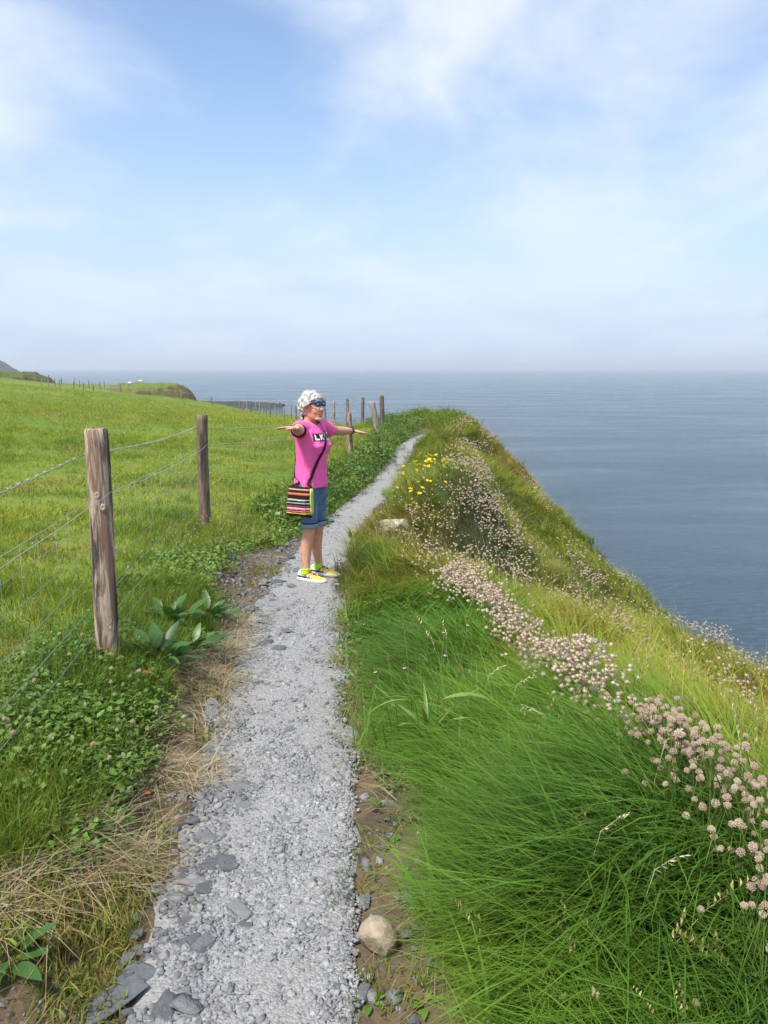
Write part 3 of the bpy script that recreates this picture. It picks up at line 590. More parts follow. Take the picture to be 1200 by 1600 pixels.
def wire_mesh(name, A, B, r, sag=.0, n=14, m=None, twist=0., seed=0):
    q = np.random.default_rng(seed); G = Geo(); A = Vector(A); B = Vector(B); L = (B-A).length
    pts = []
    for i in range(n+1):
        t = i/n; p = A.lerp(B, t); p.z -= sag*4*t*(1-t); p.z += q.normal(0, .003) if 0 < i < n else 0; pts.append(p)
    G.tube(pts, r, 5)
    if twist:                                                    # barbed: a second strand and short spikes
        G.tube([p+Vector((0, .002, .003*(1 if k % 2 else -1))) for k, p in enumerate(pts)], r*.9, 4)
        d = (B-A).normalized(); u = Vector((0,0,1)); s = d.cross(u).normalized()
        for k in range(int(L/.10)):
            t = (k+.5)*.10/L; c = A.lerp(B, t); c.z -= sag*4*t*(1-t)
            for (e, f) in ((u+s*.5, d), (u*-.6+s, -d)):
                G.tube([c-e.normalized()*.011+f*.002, c+e.normalized()*.011+f*.004], [.0012, .0008], 3)
            G.tube([c-d*.006, c+d*.006], .0034, 5)
    return G.mesh(name, m)
def gz(x, y): return float(ground_z(x, y)[0])
near_fence = tag(empty('post_and_wire_fence', (-1.44, 3.78, gz(-1.44, 3.78))), 'weathered wooden post and wire sheep fence running beside the gravel path', 'fence')
FO = Vector(near_fence.location)
NP = [(-1.02,-.7,1.2,.058,wood_pale,0), (-1.41,3.78,1.20,.060,wood_pale,0), (-1.955,8.27,1.20,.062,wood_dark,.02), (-1.28,12.1,1.1,.055,wood_pale,0), (-.70,16.0,1.0,.066,wood_pale,-.02), (-.13,18.6,.98,.075,wood_grey,-.16), (-.02,22,1.02,.07,wood_dark,-.05),
      (-.71,26,1.02,.055,wood_dark,0), (-1.41,30,1.2,.06,wood_pale,.0), (-2.19,34,1.05,.055,wood_pale,.01), (-2.9,38,1.22,.085,wood_grey,-.02)]
tops = []
for i, (x, y, h, r, m, ln) in enumerate(NP):
    z = gz(x, y); o = obj('fence_post', post_mesh('fence_post', h, r, m, 20+i), near_fence, Vector((x, y, z))-FO, (0, ln, 0)); tops.append((x, y, z, h, ln))
    if i == 1:
        km = plain('knot_wood', (.44,.38,.31), .8, .2, var=.4, vs=90); kn = knot_mesh(km)
        for (dx, zz) in ((.0, .885), (.024, .825), (.02, .21)):
            obj('knot', kn, o, (dx+.012, -.0565, zz), (0,0,.3), 1. if zz > .3 else .45)
b0 = tops[10]; G = Geo(); G.tube([(-.55, -.2, -.1), (-.03, -.02, .75)], .035, 8); obj('brace', G.mesh('brace', wood_dark), near_fence, Vector((b0[0], b0[1], b0[2]))-FO)
HN = [(1.08,2), (.895,1), (.84,0), (.74,0), (.61,0), (.47,0), (.31,0), (.17,0), (.06,0)]
for i in range(len(tops)-1):
    A, B = tops[i], tops[i+1]; d = Vector((B[0]-A[0], B[1]-A[1], 0)); s = Vector((-d.y, d.x, 0)).normalized()*.062
    far = i >= 3
    for k, (h, kind) in enumerate(HN):
        if far and k not in (0, 1, 2, 4, 6): continue
        pa = Vector((A[0]+A[4]*h, A[1], A[2]+h*A[3]/1.2))+s; pb = Vector((B[0]+B[4]*h, B[1], B[2]+h*B[3]/1.2))+s
        if kind == 1: pa, pb = pa-s*2, pb-s*2
        obj('barbed_wire' if kind == 2 else 'line_wire', wire_mesh('wire', pa-FO, pb-FO, (.0019 if kind else .0015)*(1.5 if far else 1), .035 if kind else .015, 16, wire_m if kind or k == 2 else wire_g, kind == 2 and not far, i*20+k), near_fence)
    if not far:                                                  # upright stays of the sheep netting, one object per bay
        G = Geo(); L = d.length; q = np.random.default_rng(i)
        for k in range(1, int(L/.2)):
            t = k*.2/L; x = A[0]+d.x*t+s.x+q.normal(0, .004); y = A[1]+d.y*t+s.y; z0 = A[2]+(B[2]-A[2])*t
            G.tube([(x-FO.x, y-FO.y, z0+.06-FO.z), (x-FO.x+q.normal(0,.006), y-FO.y, z0+.45-FO.z), (x-FO.x, y-FO.y, z0+.84-.012*math.sin(3.14*t)-FO.z)], .0007, 4)
        obj('netting_stays', G.mesh('netting_stays', wire_g), near_fence)['kind'] = 'stuff'
# far fences: simple posts with two wires each
def far_fence(name, label, pts, wires=(.95, .55), r=.06, mats=(wood_pale, wood_grey, wood_dark), seed=0):
    q = np.random.default_rng(seed); f = tag(empty(name, (pts[0][0], pts[0][1], gz(*pts[0][:2]))), label, 'fence'); o = Vector(f.location); tp = []
    ms = [post_mesh('fence_post', 1.1, r, mm, seed+k, n=8) for k, mm in enumerate(mats)]
    for (x, y, *hh) in pts:
        z = gz(x, y); h = (hh[0] if hh else 1.1)*q.uniform(.92, 1.08)
        p = obj('fence_post', ms[q.integers(0, len(ms))], f, Vector((x, y, z))-o, (q.normal(0,.03), q.normal(0,.03), q.random()*6), (1,1,h/1.1)); tp.append(Vector((x, y, z)))
    for h in wires:
        for a, b in zip(tp[:-1], tp[1:]):
            G = Geo(); G.tube([a+Vector((0,0,h))-o, (a+b)/2+Vector((0,0,h-.03))-o, b+Vector((0,0,h))-o], .004, 4); obj('line_wire', G.mesh('line_wire', wire_m), f)
    return f
def poly(pts, n):
    P = np.array(pts, float); d = np.r_[0, np.cumsum(np.hypot(*np.diff(P, axis=0).T))]; t = np.linspace(0, d[-1], n)
    return [(float(np.interp(k, d, P[:,0])), float(np.interp(k, d, P[:,1]))) for k in t]
far_fence('field_corner_fence', 'line of pale fence posts running away below the meadow, left of the woman', poly([(-5.2,46),(-6.6,53),(-8.6,60),(-12.2,76),(-17.6,95)], 13), seed=3)
far_fence('cross_field_fence', 'widely spaced fence posts crossing the far end of the green field', poly([(-17.6,95),(-20.5,93),(-25.5,91),(-30.5,93),(-36,97)], 7), seed=5)
far_fence('paddock_fence', 'small fenced paddock of thin posts on the far left of the field', poly([(-36,97),(-41,102),(-45,103),(-46,112),(-38,113)], 11), seed=8)
far_fence('distant_fence', 'distant row of fence posts on the skyline near the low green hummock', poly([(-38,113),(-46,119),(-57,128),(-66,135),(-80,148),(-95,180)], 24), seed=9)
# ------------------------------------------------------------------ distant land
def hill(name, label, cx, cy_, rx, ry, h, z0, m, seed, rot=0., nx=60, ny=40, power=1., rough=.25):
    u = np.linspace(-1.25, 1.25, nx); v = np.linspace(-1.25, 1.25, ny); U, W = np.meshgrid(u, v)
    rr = np.sqrt(U**2+W**2)*(1+.18*(fbm(U*2+seed, W*2, seed)-.5)*2); z = z0+h*np.clip(1-rr**power, -.6, 1)*(1+rough*(fbm(U*4, W*4, seed+3)-.5)*2)+h*.08*(fbm(U*14, W*14, seed+5)-.5)
    c, s = math.cos(rot), math.sin(rot); X = cx+(U*rx)*c-(W*ry)*s; Y = cy_+(U*rx)*s+(W*ry)*c
    return tag(obj(name, grid_mesh(name, X, Y, z, m)), label, kind='structure')
def far_turf(name, top, side, dark):
    m, t, b = mat(name); b.inputs['Roughness'].default_value = .95; b.inputs['Specular IOR Level'].default_value = .1
    g = N(t, 'ShaderNodeNewGeometry'); sp = N(t, 'ShaderNodeSeparateXYZ'); t.links.new(g.outputs['Normal'], sp.inputs[0]); f = noise(t, g.outputs['Position'], .9, 6, .7)
    fl = ramp(t, mth(t, 'ADD', sp.outputs[2], mth(t, 'MULTIPLY', mth(t, 'SUBTRACT', f, .5), .35)), [(.80, (0,0,0)), (.97, (1,1,1))])
    t.links.new(mixc(t, fl, mixc(t, ramp(t, f, [(.4,(0,0,0)),(.6,(1,1,1))]), dark, side), top), b.inputs['Base Color'])
    bp = N(t, 'ShaderNodeBump'); bp.inputs['Strength'].default_value = .9; bp.inputs['Distance'].default_value = .8; t.links.new(f, bp.inputs['Height']); t.links.new(bp.outputs[0], b.inputs['Normal']); return m
ft = far_turf('headland_turf', (.15,.20,.04), (.17,.15,.06), (.08,.075,.035))
hill('headland', 'grassy headland with a steep brown-green seaward face', -38.5, 128, 8.5, 9, 4.2, -5.0, ft, 4, 0., power=5., rough=.10)
hill('headland_shelf', 'low grassy shelf of land linking the field to the headland', -60, 150, 18, 20, 2.6, -4.0, ft, 9, .2, power=3., rough=.15)
hill('hummock', 'low rough green hummock on the distant cliff edge', -77, 168, 7, 6, 2.6, -2.0, far_turf('hummock_turf', (.10,.12,.035), (.12,.10,.05), (.045,.045,.025)), 6, 0., power=3.)
hill('far_hill', 'dark hill rising above the horizon at the left edge', -930, 1700, 140, 150, 85, -20, far_turf('far_hill_turf', (.05,.075,.035), (.05,.065,.035), (.03,.04,.028)), 7, 0., power=1.4)
rk = plain('reef_rock', (.028,.027,.028), .8, .3, var=.6, vs=.3)
def reef(name, label, pts, seed):
    """low jagged rock shelf just above the water"""
    P = np.array(pts, float); n = 90; t = np.linspace(0, 1, n); k = np.linspace(0, 1, len(P)); cx = np.interp(t, k, P[:,0]); cy0 = np.interp(t, k, P[:,1]); w = np.interp(t, k, P[:,2]); V = np.linspace(-1, 1, 14)
    T, W = np.meshgrid(t, V); X = np.broadcast_to(cx, T.shape)+0*T; Y = cy0+W*w*(.7+.6*fbm(T*20, W*0, seed)); Z = SEA_Z+(1-np.abs(W)**2)*P[:,3].mean()*(.4+1.2*fbm(T*26, W*2, seed+1))-.25
    return tag(obj(name, grid_mesh(name, X, Y, Z, rk)), label, kind='structure')
reef('rock_shelf', 'low dark rock shelf at the water line beyond the field', [(-150,455,30,2.2),(-110,452,34,2.4),(-80,440,32,2.2),(-62,425,22,1.9),(-54,420,6,1.)], 3)
# ------------------------------------------------------------------ sheep on the headland
wool = plain('wool', (.66,.62,.54), .95, .1, var=.15, vs=9); sface = plain('sheep_face', (.06,.05,.045), .8, .2)
def sheep(x, y, z, rz, label):
    G = Geo()
    G.loft([[(xx, ry*math.cos(a), zz+rz_*math.sin(a)) for a in np.linspace(0, 6.283, 14, endpoint=False)] for xx, ry, rz_, zz in ((-.56,.05,.06,.68),(-.50,.17,.19,.66),(-.3,.25,.27,.62),(0,.27,.29,.60),(.3,.24,.26,.63),(.45,.15,.18,.70),(.56,.10,.12,.80),(.64,.08,.10,.86),(.74,.065,.075,.84),(.86,.04,.045,.78))])
    for lx in (-.36, .34):
        for ly in (-.12, .12): G.tube([(lx, ly, .55), (lx+.02*(1 if lx > 0 else -1), ly, .30), (lx, ly, .0)], [.075, .04, .032], 7)
    for sgn in (-1, 1): G.tube([(.66, sgn*.07, .90), (.64, sgn*.19, .88)], [.03, .015], 6)
    o = obj('sheep', G.mesh('sheep', [wool, sface]), None, (x, y, z), (0,0,rz), .62)
    for p in o.data.polygons:
        if p.center.x > .6 or p.center.z < .26: p.material_index = 1
    return tag(o, label, 'sheep', 'sheep grazing on the headland')
def land_top(x, y):
    dg = bpy.context.evaluated_depsgraph_get(); hit, loc, *_ = scene.ray_cast(dg, Vector((x, y, 40)), Vector((0,0,-1))); return loc.z if hit else 0.
bpy.context.view_layer.update()
for (x, y, rz, lb) in ((-40.2, 124, 2.8, 'white sheep on top of the headland, left of the pair'), (-38.6, 124.5, .4, 'white sheep on top of the headland, right of the pair')):
    sheep(x, y, land_top(x, y)-.02, rz, lb)
# ------------------------------------------------------------------ stones along the path
stone_me = [hull_mesh('slate_stone', slate_m, 40+i, flat=.30+.07*(i % 4), n=11+i % 5) for i in range(10)]
def stone(x, y, s, label, group=None, name='slate_stone', me=None, aspect=1., rz=None, sink=.35, tilt=.12, m=None):
    i = random.randrange(10); me = me or stone_me[i]
    o = obj(name, me, None, (x, y, gz(x, y)+.010+s*.33*(1-sink)-s*.1), (random.gauss(0, tilt), random.gauss(0, tilt), random.uniform(0, 6.28) if rz is None else rz), (s*aspect, s, s))
    return tag(o, label, 'stone', group)
tan_m = plain('sandstone', (.30,.245,.18), .85, .2, var=.3, vs=2.2, bump=.6, bs=6)
stone(-.02, 1.99, .062, 'pale tan boulder half buried in the dirt right of the path', name='boulder', me=rock_mesh('boulder', tan_m, 92, 1.05, .15, 3, 6), aspect=.95, rz=.4, sink=-.1)
stone(.10, 2.05, .024, 'grey angular stone in the dirt right of the tan boulder')
lich = plain('lichen_rock', (.40,.36,.27), .9, .2, var=.3, vs=1.5, bump=.6, bs=5)
stone(.11, 8.75, .15, 'weathered pale rock on the mound edge among dry grass', name='boulder', me=hull_mesh('boulder', lich, 95, .55, 16, .4), aspect=1.5, rz=.2, sink=-.3)
stone(-1.07, 5.06, .115, 'broad flat slate slab beside the dock leaves', me=hull_mesh('slab', slate_m, 97, .12, 13, .9), aspect=1.25, rz=.2, sink=.8, tilt=.03)
stone(-.80, 5.0, .13, 'long flat slate slab set in the left of the path', me=hull_mesh('slab', slate_m, 98, .1, 13, .9), aspect=1.1, rz=.1, sink=.8, tilt=.03)
stone(-.88, 5.75, .12, 'flat slate slab on the path edge nearest the woman', me=hull_mesh('slab', slate_m, 99, .12, 13, .9), aspect=1.3, rz=-.2, sink=.7, tilt=.04)
stone(-.72, 1.76, .052, 'long slate slab at the bottom left edge of the path', me=hull_mesh('slab', slate_m, 101, .2, 13, .9), aspect=1.9, rz=.75, sink=.3, tilt=.05)
stone(-.66, 1.88, .040, 'pointed slate flake just above the long corner slab', me=hull_mesh('slab', slate_m, 103, .3, 13, .9), aspect=1.6, rz=.1)
stone(-.73, 2.23, .036, 'square slate block standing apart in the straw left of the path')
stone(-.52, 1.98, .038, 'largest pale slate cobble in the gravel at lower left')
k = 0
while k < 120:
    y = random.uniform(1.45, 7.6)**1.0; y = 1.45+(y-1.45)*random.random()**.5 if random.random() < .5 else y
    lw = float(lerp_tab(y, PW_L)); x = float(path_x(y))-lw-random.gauss(-.07, .10)
    if x < float(verge_l(y))-.05: continue
    stone(x, y, random.choice([.014,.016,.018,.02,.024,.028,.034])*(1+.06*y)*random.uniform(.8,1.2), *next((lb, gr) for lim, lb, gr in ((2.3,'loose grey slate stone beside the straw at the lower left path edge','stones in the lower left corner'), (3.7,'loose grey slate stone between the leafy verge and the gravel','stones below the nearest fence post'), (5.5,'loose grey slate stone on the path edge beside the dock plants','stones beside the dock plants'), (99,'loose slate stone on the bare spur left of the woman','stones on the bare spur')) if y < lim), aspect=random.uniform(1, 1.6)); k += 1
for k in range(34):
    y = random.uniform(1.5, 5.5); x = float(path_x(y))+random.uniform(-.2, .3)
    stone(x, y, random.uniform(.012, .022)*(1+.05*y), 'larger slate chip standing out of the fine gravel', 'larger chips within the gravel', aspect=random.uniform(1, 1.7), sink=.5)
for k in range(10):
    y = random.uniform(1.6, 4.2); x = float(grass_r(y))-random.uniform(.01, .14)
    stone(x, y, random.uniform(.010, .018), 'small stone on bare dirt between gravel and long grass', 'small stones on the right dirt edge', aspect=1.3)
# ------------------------------------------------------------------ thrift (sea pinks)
def head_mesh(name, m, seed, r=.0085, n=40, lo=False):
    """round head of many papery florets"""
    q = np.random.default_rng(seed); G = Geo()
    G.loft([[(rr*math.cos(a), rr*math.sin(a), zz) for a in np.linspace(0, 6.283, 5 if lo else 7, endpoint=False)] for rr, zz in (((.7*r,-.45*r),(1.0*r,.1*r),(.45*r,.75*r)) if lo else ((.2*r,-.62*r),(.75*r,-.35*r),(.8*r,.15*r),(.45*r,.6*r),(.05*r,.75*r)))], cap=False)
    for k in range(n):
        ph = k*2.39996; c = 1-(k+.5)/n*1.55; s = math.sqrt(max(0, 1-c*c)); d = Vector((s*math.cos(ph), s*math.sin(ph), c)); u = d.orthogonal().normalized(); u.rotate(Quaternion(d, q.random()*6.28)); w = d.cross(u); l = r*q.uniform(.9, 1.22); wd = r*.24
        b = d*l*.55; t = d*l
        G.add([b, t+u*wd, t+w*wd+d*.1*r, t-u*wd, t-w*wd-d*.05*r], [(0,1,2),(0,2,3),(0,3,4),(0,4,1)])
    me = G.mesh(name, m, False); return me
def thrift_mat(name, inst):
    m, t, b = mat(name); b.inputs['Roughness'].default_value = .8; b.inputs['Specular IOR Level'].default_value = .15
    if inst: c = N(t, 'ShaderNodeAttribute', attribute_type='GEOMETRY', attribute_name='col').outputs['Color']
    else: c = ramp(t, N(t, 'ShaderNodeObjectInfo').outputs['Random'], [(0,(.46,.35,.24)), (.3,(.62,.52,.39)), (.7,(.59,.46,.36)), (1,(.54,.39,.33))])
    t.links.new(c, b.inputs['Base Color']); tr = N(t, 'ShaderNodeBsdfTranslucent'); t.links.new(c, tr.inputs[0]); mx = N(t, 'ShaderNodeMixShader'); mx.inputs[0].default_value = .2
    t.links.new(b.outputs[0], mx.inputs[1]); t.links.new(tr.outputs[0], mx.inputs[2]); t.links.new(mx.outputs[0], t.nodes['Material Output'].inputs[0]); return m
th_m = thrift_mat('thrift_petals', False); th_i = thrift_mat('thrift_petals_massed', True)
stem_m = leafy('flower_stem', False, (.10,.16,.035), trans=.1)
heads = [head_mesh('thrift_head', th_m, 10+i) for i in range(5)]
def stem_mesh(name, L, lean, seed):
    G = Geo(); G.tube([(0,0,0), (lean*.3, 0, -L*.35), (lean, 0, -L)], [.0011,.0012,.0014], 5, cap=False); return G.mesh(name, stem_m)
stems = [stem_mesh('stem', .27, random.uniform(-.06, .06), i) for i in range(6)]
PATCH = [ # polyline (x, y), half width, count, stem height, group key, label
 ([(.44,5.3),(.55,4.6),(.66,3.9),(.75,3.2),(.80,2.62)], .10, 1700, (.20,.30), 'dense band', 'beige-pink thrift flower packed in the dense band along the bank crest'),
 ([(.80,2.5),(.86,2.2),(.91,1.95)], .06, 150, (.22,.32), 'front drift top', 'pink thrift flower where the flower band thins out beside the lush grass'),
 ([(.86,2.15),(.91,1.9),(.91,1.68),(.86,1.5)], .10, 170, (.18,.32), 'front drift', 'pale thrift flower in the loose foreground drift at the right edge of the picture'),
 ([(.74,2.1),(.86,1.85)], .07, 14, (.14,.22), 'strays', 'single thrift flower standing in the long grass left of the foreground drift'),
 ([(-.2,9.45),(.12,8.4),(.3,7.2),(.5,6.0)], .22, 330, (.08,.18), None, ''), ([(.25,8.9),(.5,8.2)], .25, 150, (.1,.2), None, ''),
 ([(.85,9.0),(1.3,9.4),(1.5,9.9)], .34, 1100, (.06,.16), None, ''), ([(.95,8.6),(1.4,8.6),(1.7,9.0)], .22, 420, (.06,.16), None, ''), ([(.8,10.2),(1.2,11),(1.5,12.4)], .22, 230, (.08,.18), None, ''),
 ([(.55,6.6),(.95,6.9),(1.4,7.5),(1.9,7.6)], .28, 420, (.1,.2), None, ''), ([(1.45,6.0),(1.55,5.1),(1.75,4.5),(1.7,3.6),(1.55,2.9)], .16, 330, (.12,.22), None, ''), ([(2.1,5.2),(2.2,4.4),(2.2,3.7)], .25, 240, (.1,.2), None, ''),
 ([(2.38,10.0),(2.67,9.8),(2.55,9.0),(2.3,8.4)], .24, 700, (.08,.16), None, ''), ([(1.7,8.4),(2.2,8.3),(2.7,7.8)], .35, 330, (.08,.18), None, ''),
 ([(3.1,9.7),(3.3,8.9),(3.6,8.6),(3.75,7.8)], .18, 330, (.08,.16), None, ''), ([(3.3,7.0),(3.5,6.6),(3.0,5.6)], .3, 420, (.08,.18), None, ''),
 ([(1.5,17),(1.83,18.4),(2.1,19.6),(2.3,21.4)], .28, 260, (.1,.2), None, ''), ([(2.0,16.2),(2.3,17.2),(2.6,19.4),(2.5,21.2)], .22, 260, (.1,.2), None, ''), ([(1.2,13.2),(1.6,14.6),(1.7,16)], .2, 160, (.1,.2), None, ''), ([(2.6,12.2),(2.9,14),(2.9,16)], .2, 170, (.1,.2), None, ''),
]
rest_P = []; rest_h = []; cand = []
for pts, hw_, n, (h0, h1), key, lab in PATCH:
    P = np.array(pts); d = np.r_[0, np.cumsum(np.hypot(*np.diff(P, axis=0).T))]; t = rng.uniform(0, d[-1], n)
    x = np.interp(t, d, P[:,0])+rng.normal(0, hw_*.6, n); y = np.interp(t, d, P[:,1])+rng.normal(0, hw_*.6, n)*(1.5 if n > 150 else 1.); z = ground_z(x, y)
    cl = fbm(x*4.5, y*4.5, 97) if key is None else np.ones(n)
    for k in range(n):
        if cl[k] < .46: continue
        h = random.uniform(h0, h1)*(1.1 if key else 1.5)+(.045 if key else .07)
        (cand if key else rest_P).append((x[k], y[k], z[k]+h, h, key, lab))
cand.sort(key=lambda c: c[1]); single = cand[:300]; rest_P += cand[300:]
# thrift at the fence foot, left of the path
for k in range(16):
    x = random.uniform(-1.55, -1.0); y = random.uniform(2.6, 3.7); single.append((x, y, gz(x, y)+random.uniform(.12,.2), .2, 'fence foot', 'thrift flower head in the weeds at the foot of the nearest fence post'))
for k, (x, y, z, h, key, lab) in enumerate(single):
    o = tag(obj('thrift_flower', heads[k % 5], None, (x, y, z), (random.gauss(0,.25), random.gauss(0,.25), random.uniform(0,6.28)), random.uniform(.78, 1.12)), lab, 'flower', 'thrift flowers: '+key)
    s = obj('stem', stems[k % 6], o); s.scale = (1, 1, h/.27*1.1)
A = np.array([p[:3] for p in rest_P]); n = len(A); dist = A[:,1]
Ch = proto_collection('thrift_mass', [head_mesh('thrift_massed', th_i, 30+i, n=9, lo=True) for i in range(4)])
pk = rng.random(n); tc_ = np.array((.59,.49,.37))*(1-pk[:,None])+np.array((.54,.41,.33))*pk[:,None]
scatter('thrift_drifts', Ch, A, rng.normal(0, .3, (n,3)), rng.uniform(.8, 1.15, n)*(1.1+.35*sstep(5, 14, dist)), rng.integers(0, 4, n), jitc(tc_, .14), 'drifts of pale pink thrift flowers over the cliff slope', 'flowers')
# small pinkish-brown haze of dry flowers round the second post, dots of clover in the field
m2 = pick(420, -2.1, -1.2, 6.8, 9.6, lambda x, y: (x < verge_l(y)+.1)*.8); B = np.stack([m2[0], m2[1], ground_z(*m2)+rng.uniform(.08,.2,len(m2[0]))], 1)
m3 = pick(520, -6, -1.2, 3, 13, lambda x, y: on_field(x, y)*.7); B = np.concatenate([B, np.stack([m3[0], m3[1], ground_z(*m3)+rng.uniform(.05,.09,len(m3[0]))], 1)]); n1_, n2_ = len(m2[0]), len(m3[0])
m4 = pick(170, -.6, .6, 1.8, 7, lambda x, y: (x > grass_r(y)-.02)*(x < grass_r(y)+.28)*.9); B = np.concatenate([B, np.stack([m4[0], m4[1], ground_z(*m4)+rng.uniform(.05,.14,len(m4[0]))], 1)]); n4_ = len(m4[0])
cb = np.concatenate([np.tile((.48,.34,.20), (n1_,1)), np.tile((.60,.60,.52), (n2_,1)), np.tile((.70,.68,.60), (n4_,1))])
scatter('clover_heads', Ch, B, rng.normal(0, .3, (len(B),3)), np.r_[rng.uniform(.7,1.1,n1_), rng.uniform(.5,.9,n2_), rng.uniform(.4,.62,n4_)], rng.integers(0,4,len(B)), jitc(cb, .12), 'scattered white clover and dry flower heads in the turf', 'flowers')
# ------------------------------------------------------------------ broad-leaved plants
def leaf_mesh(name, m, L, W, curl=.5, fold=.25, seg=7, wav=.0, stalk=.15):
    V = []; Fc = []; H = []
    for i in range(seg+1):
        t = i/seg; a = curl*t; x = L*(math.sin(a)/curl if curl else t); z = L*((1-math.cos(a))/curl if curl else 0)*-1
        w = W*.5*(math.sin(math.pi*min(1, max(0, (t-stalk)/(1-stalk)))**.75)**.9 if t > stalk else .06)
        w = max(w, W*.03 if i < seg else .0005); wz = wav*math.sin(i*2.1)
        V += [(x, -w, z+fold*w+wz), (x, 0, z), (x, w, z+fold*w-wz)]; H += [t, t*.6, t]
    for i in range(seg):
        b = 3*i; Fc += [(b, b+3, b+4, b+1), (b+1, b+4, b+5, b+2)]
    me = mesh(name, V, Fc, m, True); vattr(me, 'h', H); return me
def leaf_mat(name, c, rnd=.3, rough=.4):
    return leafy(name, False, c, tip=(1.1,1.05,.95), trans=.22, rough=rough, spec=.4, rnd=rnd)
dock_m = leaf_mat('dock_leaf', (.055,.135,.028)); plan_m = leaf_mat('plantain_leaf', (.17,.26,.055), .2); red_m = leaf_mat('red_leaf', (.30,.07,.025)); weed_m = leaf_mat('weed_leaf', (.10,.20,.03))
dock_l = [leaf_mesh('dock_leaf', dock_m, .20, .075, .7, .3, 7, .004), leaf_mesh('dock_leaf', dock_m, .15, .062, 1.0, .35, 7, .005), leaf_mesh('dock_leaf', dock_m, .24, .07, .5, .2, 7, .003)]
plan_l = [leaf_mesh('plantain_leaf', plan_m, .26, .021, .5, .5, 9, 0, .05), leaf_mesh('plantain_leaf', plan_m, .22, .022, .9, .5, 9, 0, .05)]
weed_l = [leaf_mesh('weed_leaf', weed_m, .06, .022, .6, .3, 6), leaf_mesh('weed_leaf', weed_m, .045, .02, .9, .3, 6)]
red_l = [leaf_mesh('red_leaf', red_m, .09, .05, .8, .3, 6, .004)]
def rosette(name, label, cat, x, y, meshes, n, up=(.2, .9), s=(.8, 1.2), spread=.05, group=None, z=0., az=None):
    e = tag(empty(name, (x, y, gz(x, y)+z)), label, cat, group)
    for k in range(n):
        a = k*2.4+random.gauss(0, .3) if az is None else az[k]; el = random.uniform(*up); r = random.uniform(0, spread)
        obj('leaf', meshes[k % len(meshes)], e, (r*math.cos(a), r*math.sin(a), 0), (random.gauss(0,.3), -el, a), random.uniform(*s))
    return e
rosette('dock_plant', 'large dark dock plant right at the foot of the nearest fence post', 'plant', -1.24, 3.98, dock_l, 28, (.2, 1.2), (.5, 1.05), .12, z=.05)
rosette('dock_plant', 'dock plant with upturned leaves nearest the flat slate slab', 'plant', -1.15, 4.40, dock_l, 22, (.2, 1.1), (.45, .95), .10, z=.05)
rosette('dock_plant', 'dock plant against the fence wires behind the nearest post', 'plant', -1.38, 4.75, dock_l, 26, (.3, 1.2), (.5, 1.05), .12, z=.07)
rosette('dock_plant', 'farthest dock plant of the clump, beside a red leaf', 'plant', -1.22, 5.15, dock_l, 24, (.3, 1.1), (.5, 1.0), .11, z=.05)
rosette('dock_plant', 'dark leaved plant cut by the lower left picture edge', 'plant', -1.03, 1.83, dock_l, 12, (.15, .9), (.5, .75), .05)
rosette('red_leaved_weed', 'single reddish-brown withered weed beside the path stones', 'plant', -1.12, 4.95, red_l, 3, (.1, .4), (.7, 1.))
rosette('red_leaved_weed', 'rust-brown withered sprig in the green verge weeds at left', 'plant', -.99, 2.72, red_l, 7, (.1, .7), (.35, .55), .05)
rosette('red_leaved_weed', 'tiny orange dead leaf at the foot of the nearest fence post', 'plant', -1.22, 3.62, red_l, 1, (.3, .5), (.5, .6), z=.08)
pl_ = rosette('plantain_plant', 'tall ribwort plantain with long pale leaves in the bank grass', 'plant', .17, 2.92, plan_l, 11, (.8, 1.35), (.85, 1.15), .06, z=.17)
for (a, el, s_) in ((.1, .28, .95), (3.3, .22, .8), (2.9, .1, .9)): obj('leaf', plan_l[1], pl_, (.06*math.cos(a), .06*math.sin(a)-.05, .17), (.3, -el, a), s_*1.15)
bud_m = plain('plantain_bud', (.16,.09,.06), .9, .1, var=.4, vs=150); cream_m = plain('plantain_anthers', (.52,.47,.34), .9, .1)
G = Geo(); G.tube([(0,0,-.012),(0,0,.0),(0,0,.012)], [.0035,.0052,.003], 7, round_ends=True); bud = G.mesh('bud', bud_m)
G = Geo(); G.loft([[(r*(1+.25*(k%2))*math.cos(k*.449), r*(1+.25*(k%2))*math.sin(k*.449), z) for k in range(14)] for r, z in ((.005,-.009),(.010,-.006),(.0105,-.002),(.005,.001))]); ring = G.mesh('anther_ring', cream_m)
G = Geo(); G.tube([(0,0,0),(.01,0,.15),(.035,0,.30)], [.0018,.0014,.0012], 5); stk = G.mesh('flower_stalk', stem_m)
for (dx, dy, h, a) in ((-.16,-.12,.85,2.6), (-.11,.0,1.0,2.2), (-.02,-.05,1.05,3.5), (.0,.0,1.1,.2), (.05,.08,1.25,1.2), (-.14,.06,.8,3.), (-.2,-.05,.55,3.2), (.12,.15,1.3,.7), (-.05,.2,1.2,2.)):
    sk = obj('flower_stalk', stk, pl_, (dx, dy, .0), (0, .12, a), (1, 1, h)); b = obj('bud', bud, sk, (.037, 0, .31), (0,.15,0), (1, 1, 1/h))
    if random.random() < .6: obj('anther_ring', ring, sk, (.037, 0, .308), (0,.15,0), (.6, .6, .6/h))
